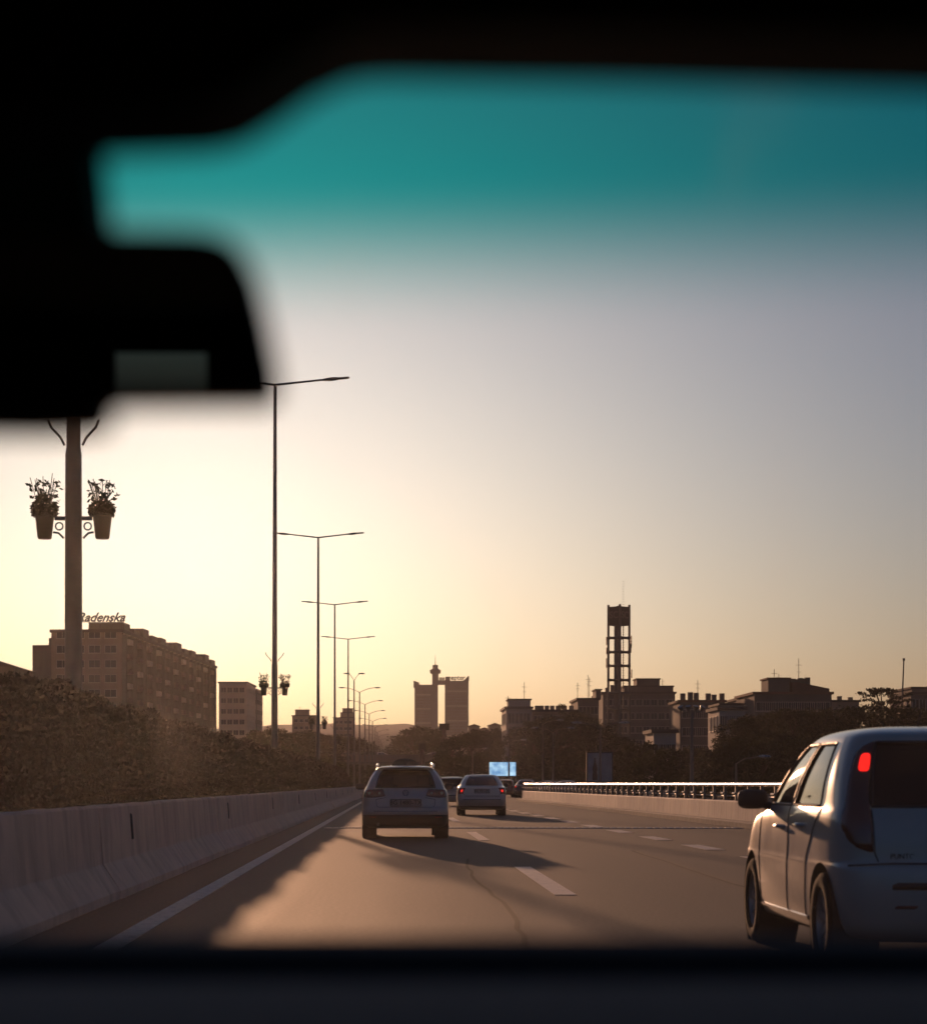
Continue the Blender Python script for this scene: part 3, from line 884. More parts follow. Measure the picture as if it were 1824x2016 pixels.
def rear_text(C, parent, body, x, z, size, m, off=0.02, ext=0.003, bold=0.0, name='lettering'):
    me = text_mesh(body, size, ext, bold); me.materials.append(m)
    o = bpy.data.objects.new(name, me); COL.objects.link(o); o.parent = parent
    o.rotation_euler = (R(90), 0, 0); o.location = (x, C.rear_y(x, z) - off, z)
    return o
def quad_poly(a, b, c, d):
    """corners: (x, z) lower-left, lower-right, upper-right, upper-left"""
    def fn(u, v):
        return ((1-u)*(1-v)*a[0] + u*(1-v)*b[0] + u*v*c[0] + (1-u)*v*d[0], (1-u)*(1-v)*a[1] + u*(1-v)*b[1] + u*v*c[1] + (1-u)*v*d[1])
    return fn
def number_plate(C, root, z, w, h, body, off=0.02):
    b = MB(); y = C.rear_y(0, z)
    b.cbox(-w/2, w/2, y - off, y + 0.01, z - h/2, z + h/2, 0.004)
    o = b.build('number_plate', M_plate, root)
    fr = MB(); t = 0.012
    for (x0, x1, z0, z1) in ((-w/2-t, w/2+t, z-h/2-t, z-h/2), (-w/2-t, w/2+t, z+h/2, z+h/2+t), (-w/2-t, -w/2, z-h/2, z+h/2), (w/2, w/2+t, z-h/2, z+h/2)):
        fr.box(x0, x1, y - off - .006, y + .01, z0, z1)
    fr.build('plate_frame', M_black, o)
    if body: rear_text(C, o, body, 0, z, h * 1.0, M_ink, off=off + 0.002, bold=0.002)
    return o

# --- hatchback in the right lane
hatch_rings = [
    (0.19, 0.34, 3.55, 0.70, 0.22, 0.25, 0.05, 0.10),
    (0.24, 0.12, 3.72, 0.785, 0.22, 0.28, 0.05, 0.12),
    (0.36, 0.045, 3.80, 0.818, 0.22, 0.30, 0.06, 0.14),
    (0.50, 0.02, 3.82, 0.828, 0.22, 0.30, 0.06, 0.15),
    (0.63, 0.03, 3.80, 0.832, 0.22, 0.30, 0.06, 0.15),
    (0.665, 0.09, 3.76, 0.830, 0.21, 0.30, 0.05, 0.15),
    (0.78, 0.10, 3.66, 0.828, 0.20, 0.30, 0.05, 0.16),
    (0.89, 0.12, 3.46, 0.822, 0.19, 0.30, 0.05, 0.16),
    (0.95, 0.15, 3.05, 0.812, 0.18, 0.28, 0.05, 0.12),
    (0.985, 0.17, 2.92, 0.800, 0.17, 0.26, 0.05, 0.10),   # 9 belt
    (1.12, 0.24, 2.62, 0.775, 0.16, 0.24, 0.05, 0.10),
    (1.26, 0.32, 2.30, 0.735, 0.15, 0.22, 0.05, 0.10),
    (1.365, 0.40, 2.02, 0.690, 0.14, 0.22, 0.05, 0.10),   # 12 window top
    (1.412, 0.43, 1.86, 0.655, 0.16, 0.22, 0.05, 0.10),
    (1.446, 0.55, 1.70, 0.57, 0.18, 0.22, 0.05, 0.10),
    (1.468, 0.80, 1.45, 0.38, 0.15, 0.16, 0.04, 0.08),
    (1.475, 1.05, 1.25, 0.12, 0.05, 0.05, 0.01, 0.02)]
def hatch_car(label, loc, paint, detail=True, name='hatchback_car', rz=0.0, lit=False, group=None):
    dl = [([(1.62, 0.98), (1.60, 0.75), (1.66, 0.45), (1.70, 0.28)], 'seam'), ([(2.68, 0.95), (2.72, 0.7), (2.70, 0.30)], 'seam'), ([(0.70, 0.97), (0.82, 0.86), (1.02, 0.68), (1.08, 0.42), (1.12, 0.28)], 'seam'),
          ((1.18, 0.86), 'handle'), ((1.84, 0.84), 'handle'), ((2.48, 0.985), 'mirror'), ((1.05, 2.72, 0.275, 0.305, paint), 'strip')] if detail else [((2.48, 0.985), 'mirror')]
    root, C = build_car(name, label, loc, hatch_rings, 9, 12, paint, [(0.14, 0.53), (0.58, 0.97)], 8, 8, (0.62, 3.08), 0.295, 0.735, rz=rz,
                        rear_glass=M_glass_dark, seat_y=[(0.75, (-.34, .34), 0.98), (1.75, (-.36, .36), 1.03)], door_lines=dl, group=group, spokes=9, rear_rings=(9, 12), tint=M_glass_mirror)
    for s in (-1, 1):
        def lamp(u, v, s=s):
            z = 0.72 + v * 0.655
            _, yr, yf, w, rr, rf, br, bf = C.par(z); we = w * .955
            xi = we - rr + 0.006 if z > 0.985 else 0.600   # inner edge beside the glass
            xo = we - 0.012 - 0.03*v
            if v < 0.30: xo = xi + (xo - xi) * math.sqrt(max(0.02, 1 - ((0.30 - v) / 0.30) ** 2))
            if v > 0.85: xo = xi + (xo - xi) * math.sqrt(max(0.02, 1 - ((v - 0.85) / 0.15) ** 2))
            return (s * (xi + (xo - xi) * u), z)
        lp = rear_patch(C, root, 'tail_lamp', lamp, M_lamp_dark, 0.012, 10, 22)
        if lit and s < 0:
            def lit_p(u, v):
                a_, b_ = 2*u - 1, 2*v - 1; m_ = max(abs(a_), abs(b_), 1e-6); k_ = m_ / max(1e-9, (abs(a_)**4 + abs(b_)**4)**0.25)   # rounded block
                return lamp(0.41 + 0.31 * a_ * k_, 0.805 + 0.095 * b_ * k_, -1)
            rear_patch(C, lp, 'brake_light', lit_p, M_lamp_lit, 0.018, 10, 10, label='lit red brake light')
    bs = rear_patch(C, root, 'bumper_strip', lambda u, v: (-0.52 + 1.04*u, 0.505 + 0.05*v), M_black, 0.014, 24, 3)
    for s in (-1, 1):
        rear_patch(C, root, 'reflector', lambda u, v, s=s: (s * (0.50 - 0.14*u), 0.395 + 0.028*v), M_refl, 0.010, 6, 2)
    rear_line(C, root, 'tailgate_seam', [(-0.60, 0.97), (-0.595, 0.72), (-0.575, 0.668)], M_slot, 0.0045)
    rear_line(C, root, 'tailgate_seam', [(0.60, 0.97), (0.595, 0.72), (0.575, 0.668)], M_slot, 0.0045)
    rear_line(C, root, 'bumper_seam', [(-0.74, 0.645), (-0.5, 0.657), (0.5, 0.657), (0.74, 0.645)], M_slot, 0.007)
    number_plate(C, root, 0.80, 0.52, 0.11, '')
    rear_text(C, root, 'PUNTO', -0.44, 0.70, 0.042, M_black, off=0.004, bold=0.0, name='badge_lettering')
    ex = MB(); ex.tube([(0.45, 0.12, 0.22), (0.45, 0.5, 0.23)], 0.028, 10); ex.build('exhaust_pipe', M_chrome, root)
    wi = MB(); wi.tube([(0.0, C.rear_y(0, 1.03) - 0.02, 1.0), (0.22, C.rear_y(.22, 1.06) - 0.03, 1.03), (0.42, C.rear_y(.42, 1.05) - .02, 1.035)], 0.009, 6); wi.build('wiper', M_black, root)
    an = MB(); an.tube([(0, 1.6, 1.47), (0, 1.35, 1.68)], [0.006, 0.002], 5); an.build('aerial', M_black, root)
    return root
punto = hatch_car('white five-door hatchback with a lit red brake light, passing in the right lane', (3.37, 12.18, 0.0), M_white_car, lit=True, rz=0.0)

# --- estate taxi ahead
estate_rings = [
    (0.22, 0.30, 4.45, 0.78, 0.25, 0.3, 0.05, 0.12),
    (0.28, 0.10, 4.62, 0.86, 0.25, 0.3, 0.06, 0.15),
    (0.42, 0.02, 4.74, 0.895, 0.25, 0.3, 0.07, 0.18),
    (0.55, 0.0, 4.76, 0.905, 0.25, 0.3, 0.07, 0.18),
    (0.62, 0.03, 4.74, 0.908, 0.24, 0.3, 0.07, 0.18),
    (0.66, 0.07, 4.70, 0.908, 0.22, 0.3, 0.07, 0.18),
    (0.82, 0.10, 4.55, 0.90, 0.20, 0.3, 0.07, 0.18),
    (0.93, 0.13, 4.25, 0.885, 0.20, 0.3, 0.07, 0.16),
    (0.99, 0.16, 3.75, 0.862, 0.20, 0.28, 0.07, 0.14),
    (1.035, 0.20, 3.52, 0.835, 0.19, 0.26, 0.07, 0.12),   # 9 belt
    (1.18, 0.36, 3.12, 0.775, 0.17, 0.24, 0.07, 0.12),
    (1.32, 0.53, 2.74, 0.695, 0.15, 0.22, 0.07, 0.12),
    (1.405, 0.66, 2.48, 0.625, 0.15, 0.22, 0.07, 0.12),   # 12 window top
    (1.445, 0.55, 2.36, 0.58, 0.15, 0.2, 0.05, 0.12),
    (1.475, 0.62, 2.2, 0.50, 0.18, 0.2, 0.05, 0.12),
    (1.492, 0.95, 1.9, 0.32, 0.15, 0.16, 0.04, 0.08),
    (1.497, 1.3, 1.6, 0.1, 0.04, 0.04, 0.01, 0.02)]
def estate_car(label, loc, paint, rz=0.0):
    dl = [([(1.95, 1.02), (1.95, 0.7), (1.98, 0.32)], 'seam'), ([(3.2, 1.0), (3.28, 0.7), (3.22, 0.32)], 'seam'), ([(0.98, 1.0), (1.2, 0.75), (1.35, 0.4)], 'seam'), ((1.45, 0.9), 'handle'), ((2.3, 0.9), 'handle'), ((2.95, 1.03), 'mirror')]
    root, C = build_car('estate_car', label, loc, estate_rings, 9, 12, paint, [(0.04, 0.25), (0.29, 0.58), (0.62, 0.95)], 8, 8, (0.98, 3.70), 0.32, 0.80, rz=rz, dark_below=0.50,
                        seat_y=[(1.25, (-.38, .38), 1.05), (2.35, (-.38, .38), 1.10)], door_lines=dl)
    for s in (-1, 1):
        def lamp(u, v, s=s):
            zt = 1.02 - 0.02*u; zb = 0.845 + 0.02*(1-u) - 0.02*math.sin(u*3)
            z = zb + (zt - zb) * v
            we = C.par(z)[3] * .955; xi = 0.40 + 0.05 * (v) ; xo = we - 0.006
            if u < 0.15: pass
            return (s * (xi + (xo - xi) * u), z)
        lp = rear_patch(C, root, 'tail_lamp', lamp, M_lamp_dark, 0.012, 16, 8)
        for xc, rad in ((0.53, 0.062), (0.735, 0.075)):
            b = MB(); yy = C.rear_y(xc, 0.93); q = MB()
            q.lathe([(0.005, 0), (rad*.5, -0.004), (rad*.85, 0.0), (rad, 0.012)], 18, 'y', cap=False)
            q.build('lamp_ring', M_lamp_red, lp, (s*xc, yy - (0.017 if xc < .6 else 0.026), 0.93), rz=(0 if xc < .6 else s*0.35), smooth=40)
            q = MB(); q.lathe([(0.002, -0.006), (rad*.42, -0.004), (rad*.46, 0.004)], 14, 'y', cap=False)
            q.build('lamp_lens', M_lamp_white, lp, (s*xc, yy - (0.02 if xc < .6 else 0.03), 0.93), rz=(0 if xc < .6 else s*0.35), smooth=40)
        rear_patch(C, root, 'reflector', lambda u, v, s=s: (s * (0.74 - 0.16*u), 0.43 + 0.03*v), M_refl, 0.010, 6, 2)
    # emblem: ring with crossing strokes
    e = MB(); z0 = 0.935; y0 = C.rear_y(0, z0) - 0.014
    e.tube([(0.058*math.cos(a), y0, z0 + 0.058*math.sin(a)) for a in np.linspace(0, 6.2832, 25)], 0.007, 6)
    e.tube([(-0.024, y0, z0 + 0.05), (0, y0, z0 + 0.004), (0.024, y0, z0 + 0.05)], 0.006, 5)
    e.tube([(-0.046, y0, z0 + 0.03), (-0.022, y0, z0 - 0.05), (0, y0, z0 - 0.008), (0.022, y0, z0 - 0.05), (0.046, y0, z0 + 0.03)], 0.006, 5)
    e.build('emblem', M_black, root)
    rear_line(C, root, 'tailgate_seam', [(-0.40, 0.84), (-0.60, 0.80), (-0.585, 0.67), (-0.55, 0.645), (0.55, 0.645), (0.585, 0.67), (0.60, 0.80), (0.40, 0.84)], M_slot, 0.005)
    rear_line(C, root, 'bumper_seam', [(-0.84, 0.565), (0.84, 0.565)], M_slot, 0.006)
    number_plate(C, root, 0.735, 0.60, 0.125, 'BG 1480-TX')
    for s in (-1, 1):
        rr = MB(); pts = [(s*(0.585 - 0.03*math.sin(t*3.14)), 0.75 + 1.75*t, 1.46 + 0.075*min(1, 6*t, 6*(1-t)) - 0.02*t) for t in np.linspace(0, 1, 15)]
        rr.tube(pts, 0.022, 8)
        rr.build('roof_rail', M_chrome, root, smooth=60)
    sg = MB(); v = []; f = []; K = 16
    for k, (yy, sc) in enumerate(((1.55, 0.85), (1.58, 1.0), (1.72, 1.0), (1.75, 0.85))):
        for i in range(K + 1):
            a = math.pi * i / K; v.append((0.27*sc*math.cos(a), yy, 1.49 + 0.16*sc*math.sin(a) ** 0.8))
    for k in range(3):
        for i in range(K): f.append((k*(K+1)+i, k*(K+1)+i+1, (k+1)*(K+1)+i+1, (k+1)*(K+1)+i))
    f += [tuple(range(K+1)), tuple(3*(K+1)+i for i in range(K, -1, -1))]
    sg.add(v, f); sg.build('roof_sign', mat('roof_sign_green', (0.05, 0.06, 0.045), 0.5), root, smooth=40)['label'] = 'dark green domed taxi roof sign'
    an = MB(); an.prism([(0.9, 1.485), (1.06, 1.492), (1.04, 1.50), (0.93, 1.56), (0.90, 1.56)], 'x', -0.018, 0.018); an.build('aerial', M_black, root)
    wi = MB(); wi.tube([(0.0, C.rear_y(0, 1.05) - .02, 1.06), (0.25, C.rear_y(.25, 1.09) - .03, 1.085), (0.5, C.rear_y(.5, 1.08) - .02, 1.075)], 0.01, 6); wi.build('wiper', M_black, root)
    ex = MB()
    ex.tube([(-0.55, 0.02, 0.30), (-0.55, 0.5, 0.30)], 0.03, 10); ex.build('exhaust_pipe', M_chrome, root)
    tb = MB(); tb.box(-0.62, 0.62, 0.9, 1.06, 0.26, 0.36); tb.build('rear_axle', M_slot, root)
    return root
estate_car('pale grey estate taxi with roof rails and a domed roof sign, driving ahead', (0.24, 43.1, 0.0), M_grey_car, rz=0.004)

# --- saloon in the middle lane
saloon_rings = [
    (0.20, 0.32, 4.25, 0.76, 0.25, 0.3, 0.06, 0.12),
    (0.27, 0.10, 4.40, 0.84, 0.25, 0.3, 0.07, 0.15),
    (0.42, 0.02, 4.50, 0.872, 0.26, 0.32, 0.08, 0.18),
    (0.56, 0.0, 4.52, 0.882, 0.26, 0.32, 0.08, 0.18),
    (0.66, 0.05, 4.46, 0.885, 0.24, 0.32, 0.08, 0.18),
    (0.80, 0.07, 4.35, 0.878, 0.22, 0.32, 0.08, 0.18),
    (0.93, 0.09, 4.05, 0.862, 0.20, 0.3, 0.08, 0.16),
    (1.00, 0.16, 3.55, 0.845, 0.20, 0.28, 0.08, 0.14),
    (1.03, 0.55, 3.32, 0.825, 0.20, 0.26, 0.06, 0.12),
    (1.055, 0.72, 3.22, 0.800, 0.19, 0.26, 0.06, 0.12),   # 9 belt
    (1.18, 0.98, 2.92, 0.735, 0.17, 0.24, 0.06, 0.12),
    (1.30, 1.25, 2.62, 0.665, 0.16, 0.22, 0.06, 0.12),
    (1.375, 1.47, 2.38, 0.605, 0.16, 0.22, 0.06, 0.12),   # 12
    (1.41, 1.58, 2.26, 0.565, 0.16, 0.2, 0.05, 0.1),
    (1.435, 1.66, 2.15, 0.48, 0.14, 0.14, 0.05, 0.08),
    (1.448, 1.75, 2.05, 0.30, 0.1, 0.1, 0.03, 0.05),
    (1.452, 1.85, 1.95, 0.1, 0.03, 0.03, 0.01, 0.01)]
def saloon_car(label, loc, paint, rz=0.0, plate='BG 731-ZU', lit=True):
    dl = [([(1.9, 1.03), (1.9, 0.7), (1.92, 0.32)], 'seam'), ([(3.0, 1.0), (3.06, 0.7), (3.02, 0.32)], 'seam'), ((1.45, 0.88), 'handle'), ((2.25, 0.88), 'handle'), ((2.75, 1.05), 'mirror')]
    root, C = build_car('saloon_car', label, loc, saloon_rings, 9, 12, paint, [(0.10, 0.48), (0.54, 0.95)], 8, 8, (0.95, 3.65), 0.31, 0.775, rz=rz, dark_below=0.34,
                        seat_y=[(1.35, (-.38, .38), 1.02), (2.1, (-.38, .38), 1.06)], door_lines=dl)
    for s in (-1, 1):
        def lamp(u, v, s=s):
            z = 0.76 + 0.235 * v
            we = C.par(z)[3] * .955; xi = 0.66 - 0.10 * v; xo = we - 0.004
            return (s * (xi + (xo - xi) * u), z)
        lp = rear_patch(C, root, 'tail_lamp', lamp, M_lamp_red, 0.012, 12, 8)
        if lit:
            rear_patch(C, lp, 'brake_light', lambda u, v, s=s: lamp(0.25 + 0.4*u, 0.25 + 0.45*v, s), M_lamp_lit, 0.020, 5, 5)
        b = MB(); b.tube([(s*0.62, 0.9, 0.28), (s*0.1, 0.9, 0.26)], 0.05, 8)
        b.build('rear_axle', M_slot, root)
    rear_line(C, root, 'boot_seam', [(-0.62, 0.98), (-0.66, 0.78), (-0.60, 0.70), (0.60, 0.70), (0.66, 0.78), (0.62, 0.98)], M_slot, 0.005)
    rear_line(C, root, 'bumper_seam', [(-0.82, 0.665), (0.82, 0.665)], M_slot, 0.006)
    number_plate(C, root, 0.855, 0.52, 0.115, plate)
    bs = rear_patch(C, root, 'bumper_strip', lambda u, v: (-0.70 + 1.4*u, 0.545 + 0.03*v), M_black, 0.010, 20, 2)
    return root
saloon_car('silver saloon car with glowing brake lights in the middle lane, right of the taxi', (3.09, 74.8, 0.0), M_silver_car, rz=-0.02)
hatch_car('pale hatchback half hidden between the estate taxi and the silver saloon', (2.95, 108, 0.0), M_silver_car, detail=False)
hatch_car('small dark red hatchback far ahead near the end of the parapet', (9.2, 178, 0.0), M_red_car, detail=False, rz=-0.12)
saloon_car('dark saloon with bright brake lights by the far end of the parapet', (10.5, 172, 0.0), M_dark_car, rz=-0.15, plate='')
# ------------------------------------------------------------------ trees
def crown_mesh(name, kind, seed, n_leaf, leaf, m):
    """unit tree: height 1, leaves spread in clumps; returns mesh"""
    rg = np.random.default_rng(seed); cl = []
    if kind == 'round':
        for i in range(46):
            a = rg.random()*6.283; h = rg.random()
            z = 0.20 + 0.74*h; rad = 0.33*math.sin(math.pi*min(1, 0.12+0.84*h))**0.7
            r = rad*math.sqrt(rg.random()); s = 0.085*rg.uniform(.6, 1.25)
            cl.append((r*math.cos(a), r*math.sin(a), z, s, s*0.8))
    elif kind == 'low':
        for i in range(40):
            a = rg.random()*6.283; h = rg.random()
            z = 0.06 + 0.86*h; rad = 0.62*math.sqrt(max(0.04, 1-(h-.25)**2/0.6)); r = rad*math.sqrt(rg.random()); s = 0.15*rg.uniform(.6, 1.2)
            cl.append((r*math.cos(a), r*math.sin(a), z, s, s*0.8))
    elif kind == 'tall':
        for i in range(44):
            a = rg.random()*6.283; h = rg.random(); z = 0.12+0.85*h
            rad = 0.15*math.sin(math.pi*min(1, .15+.83*h))**.6; r = rad*math.sqrt(rg.random()); s = 0.05*rg.uniform(.6, 1.3)
            cl.append((r*math.cos(a), r*math.sin(a), z, s, s*1.5))
    elif kind == 'conifer':
        for k in range(13):
            z = 0.14 + 0.84*k/13; rad = 0.24*(1-z)**.85+0.01
            for i in range(max(2, int(8*(1-z)+1))):
                a = rg.random()*6.283; rr = rad*rg.uniform(.5, 1)
                cl.append((rr*math.cos(a), rr*math.sin(a), z-0.03*rg.random(), 0.06*rg.uniform(.6, 1.1), 0.02))
    elif kind == 'cedar':
        for k, (z, rad) in enumerate(((0.80, .30), (0.88, .42), (0.95, .40), (0.985, .22))):
            for i in range(15):
                a = rg.random()*6.283; rr = rad*math.sqrt(rg.random())
                cl.append((rr*math.cos(a)+0.05, rr*math.sin(a), z+rg.normal()*.012, 0.085*rg.uniform(.6, 1.2), 0.016))
    cl = np.array(cl); w = cl[:, 3]**2; w /= w.sum()
    c = cl[rg.choice(len(cl), n_leaf, p=w)]
    d = rg.normal(size=(n_leaf, 3)); d /= np.linalg.norm(d, axis=1)[:, None]; d *= (rg.random(n_leaf)**0.4)[:, None]
    p = c[:, :3] + d * np.stack([c[:, 3], c[:, 3], c[:, 4]], 1)
    a = rg.normal(size=(n_leaf, 3)); a /= np.linalg.norm(a, axis=1)[:, None]
    b = np.cross(a, rg.normal(size=(n_leaf, 3))); b /= np.linalg.norm(b, axis=1)[:, None]
    s = (leaf * rg.uniform(.55, 1.3, n_leaf))[:, None]
    q = np.stack([p-a*s, p+b*s*.62, p+a*s, p-b*s*.62], 1).reshape(-1, 3)
    me = bpy.data.meshes.new(name); me.from_pydata(q.tolist(), [], [tuple(range(4*i, 4*i+4)) for i in range(n_leaf)])
    me.materials.append(m); me.update()
    # trunk with limbs
    t = MB(); top = {'round': .75, 'low': .5, 'tall': .9, 'conifer': .95, 'cedar': .9}[kind]; tr = {'round': .022, 'low': .03, 'tall': .014, 'conifer': .014, 'cedar': .03}[kind]
    pts = [(0, 0, -0.01)] + [(rg.normal()*.008, rg.normal()*.008, top*k/5) for k in range(1, 6)]
    t.tube(pts, [tr*(1.3 - 1.1*k/5) for k in range(6)], 7)
    for i in rg.choice(len(cl), min(12, len(cl)), replace=False):
        e = cl[i]; z0 = max(0.08, min(top*.9, e[2] - 0.15 - 0.1*rg.random()))
        t.tube([(0, 0, z0), (e[0]*.5, e[1]*.5, z0+(e[2]-z0)*.6), (e[0], e[1], e[2])], [tr*.5, tr*.35, tr*.12], 5)
    tm = t.mesh('trunk', M_bark)
    return me, tm
KIND = {
    'round1': crown_mesh('crown', 'round', 1, 3600, 0.016, M_leaf), 'round2': crown_mesh('crown', 'round', 2, 3600, 0.017, M_leaf2), 'round3': crown_mesh('crown', 'round', 3, 3400, 0.017, M_leaf3),
    'low1': crown_mesh('crown', 'low', 4, 3600, 0.034, M_leaf), 'low2': crown_mesh('crown', 'low', 5, 3400, 0.036, M_leaf2),
    'tall': crown_mesh('crown', 'tall', 6, 2600, 0.012, M_leaf2), 'conifer': crown_mesh('crown', 'conifer', 7, 2800, 0.013, M_leaf2), 'cedar': crown_mesh('crown', 'cedar', 8, 2800, 0.013, M_leaf2)}
def tree(kind, px, topy, d, label, group, name, wide=1.0, base=-0.06):
    t = P(px, topy, d); h = t.z - base
    root = empty(name, (t.x, d, base), rnd.random() * 6.28)
    root.scale = (h * wide, h * wide, h)
    tag(root, label, 'bush' if kind.startswith('low') else 'tree', group)
    c, tm = KIND[kind]
    link('crown', c, root)['kind'] = 'stuff'; link('trunk', tm, root)
    return root
G_R = 'dark trees beyond the bridge parapet'
row = [(1425, 1442), (1452, 1412), (1478, 1402), (1500, 1396), (1528, 1392), (1560, 1390), (1588, 1393), (1618, 1388), (1648, 1391), (1676, 1386), (1706, 1384), (1738, 1388), (1768, 1386), (1800, 1389), (1835, 1386), (1870, 1390)]
for i, (px, ty) in enumerate(row):
    tree(('round2', 'round1', 'round2', 'round3')[i % 4], px, ty + rnd.uniform(-4, 4), rnd.uniform(205, 245), 'dark broadleaf tree in the dense row above the white hatchback', G_R, 'broadleaf_tree', rnd.uniform(1.1, 1.5))
for px, ty, d in [(1405, 1480, 150), (1440, 1462, 145), (1470, 1448, 150), (1500, 1455, 142), (1535, 1440, 155), (1570, 1450, 148), (1610, 1445, 150), (1650, 1448, 152), (1690, 1440, 150), (1735, 1446, 150), (1780, 1440, 150), (1825, 1444, 150)]:
    tree(rnd.choice(['low1', 'low2']), px, ty, d, 'leafy bush growing close behind the bridge parapet, right of the tall light mast', 'bushes behind the parapet', 'leafy_bush', rnd.uniform(.9, 1.25))
for px, ty, d in [(1240, 1478, 190), (1262, 1462, 200), (1290, 1476, 185), (1318, 1470, 195), (1345, 1478, 190), (1372, 1472, 188), (1392, 1476, 186)]:
    tree(rnd.choice(['round2', 'low2', 'low1']), px, ty, d, 'dark tree in front of the foot of the lattice tower', 'trees at the foot of the lattice tower', 'broadleaf_tree', rnd.uniform(.9, 1.2))
for px, ty, d in [(1010, 1436, 330), (1030, 1424, 320), (1052, 1412, 310), (1072, 1418, 330), (1094, 1404, 315), (1118, 1402, 325), (1140, 1398, 320), (1160, 1408, 330), (1180, 1420, 300), (1205, 1440, 290), (1225, 1448, 300)]:
    tree(rnd.choice(['round1', 'round2', 'round3']), px, ty, d, 'tall dark tree before the long pale institution building', 'trees before the institution building', 'broadleaf_tree', rnd.uniform(1.0, 1.35))
tree('conifer', 1103, 1374, 318, 'ragged conifer poking above the roofline of the long pale building', None, 'conifer_tree', .8)
for px, ty, d in [(890, 1452, 420), (905, 1444, 430), (925, 1440, 420), (942, 1434, 430), (960, 1438, 410), (978, 1432, 420), (995, 1440, 400)]:
    tree(rnd.choice(['round1', 'round2']), px, ty, d, 'tree right of the twin tower foot, over the lit advertising screen', 'trees over the advertising screen', 'broadleaf_tree', rnd.uniform(1.1, 1.4))
for px, ty, d in [(870, 1492, 330), (890, 1488, 300), (912, 1490, 290), (935, 1484, 280), (1028, 1488, 270), (1050, 1484, 260), (1075, 1490, 250), (1100, 1486, 240), (1125, 1490, 240), (1150, 1486, 235), (1215, 1488, 230), (1240, 1500, 200)]:
    tree(rnd.choice(['low1', 'low2']), px, ty, d, 'low dark shrub under the roadside trees beyond the parapet end', 'shrubs under the roadside trees', 'leafy_shrub', rnd.uniform(.9, 1.2))
for px, ty, d in [(812, 1432, 760), (828, 1424, 800), (846, 1428, 780), (862, 1440, 740), (795, 1452, 820), (842, 1458, 560), (822, 1464, 540), (858, 1470, 520)]:
    tree(rnd.choice(['round1', 'round2', 'round3']), px, ty, d, 'hazy tree standing at the foot of the left twin tower', 'hazy trees at the twin towers', 'broadleaf_tree', rnd.uniform(1.2, 1.6))
for px, ty, d in [(508, 1436, 360), (524, 1432, 380), (545, 1428, 370), (565, 1436, 390), (585, 1438, 380), (604, 1434, 400), (622, 1440, 420), (640, 1444, 430), (662, 1446, 450), (684, 1448, 470), (704, 1452, 500), (722, 1458, 540), (738, 1464, 580)]:
    tree(rnd.choice(['round1', 'round3', 'round2']), px, ty, d, 'backlit hazy tree along the far side of the opposite carriageway', 'backlit trees beyond the opposite carriageway', 'broadleaf_tree', rnd.uniform(1.1, 1.5))
for px, ty, d in [(520, 1478, 210), (560, 1482, 215), (600, 1486, 230), (636, 1492, 250), (668, 1500, 270), (694, 1506, 300), (716, 1508, 330), (738, 1512, 380)]:
    tree(rnd.choice(['low1', 'low2']), px, ty, d, 'dark shrub beside the opposite carriageway behind the lamp poles', 'shrubs beside the opposite carriageway', 'leafy_shrub', rnd.uniform(1.0, 1.3))
tree('cedar', 1735, 1357, 262, 'flat-topped umbrella-shaped tree rising over the dark tree row', None, 'umbrella_tree', 0.62)

# ------------------------------------------------------------------ buildings
def win_mesh(w, h, m_frame=None):
    b = MB(); t = 0.09
    for (x0, x1, z0, z1) in ((-w/2, w/2, 0, t), (-w/2, w/2, h - t, h), (-w/2, -w/2 + t, t, h - t), (w/2 - t, w/2, t, h - t), (-t/3, t/3, t, h - t)):
        b.box(x0, x1, -0.10, 0.0, z0, z1)
    b.box(-w/2 - .1, w/2 + .1, -0.18, 0.0, -0.08, -0.005)
    b.m = 1; b.box(-w/2 + t, w/2 - t, -0.03, 0.0, t, h - t)
    o = b.build('window', [m_frame or M_frame, M_pane]); me = o.data; bpy.data.objects.remove(o)
    return me
W_std = win_mesh(1.5, 1.5); W_big = win_mesh(2.4, 1.6); W_tall = win_mesh(1.2, 2.0)
def windows(root, x0, x1, y, z0, floors, fh, bays, me, face='front', keep=None):
    """face: front (-y), right (+x), left (-x); x0..x1 is the run along the face, y its plane"""
    for f in range(floors):
        for k in range(bays):
            if keep and not keep(f, k): continue
            u = x0 + (x1 - x0) * (k + 0.5) / bays; z = z0 + f * fh
            if face == 'front': link('window', me, root, (u, y - 0.003, z))
            elif face == 'right': link('window', me, root, (y + 0.003, u, z), rz=R(90))
            else: link('window', me, root, (y - 0.003, u, z), rz=R(-90))
def roof_cap(root, x0, x1, y0, y1, z, m=M_roof, h=0.5, o=0.3):
    b = MB(); b.box(x0 - o, x1 + o, y0 - o, y1 + o, z, z + h); return b.build('roof', m, root)
def block(root, name, x0, x1, y0, y1, z0, z1, m):
    b = MB(); b.box(x0, x1, y0, y1, z0, z1); return b.build(name, m, root)
def aerials(root, pts):
    for (x, y, z, h) in pts:
        b = MB(); b.tube([(x, y, z - .05), (x, y, z + h)], 0.05, 5); b.box(x - .5, x + .5, y - .02, y + .02, z + h*.8, z + h*.8 + .05); b.box(x - .35, x + .35, y - .02, y + .02, z + h*.6, z + h*.6 + .05)
        b.build('aerial', M_signmat, root)

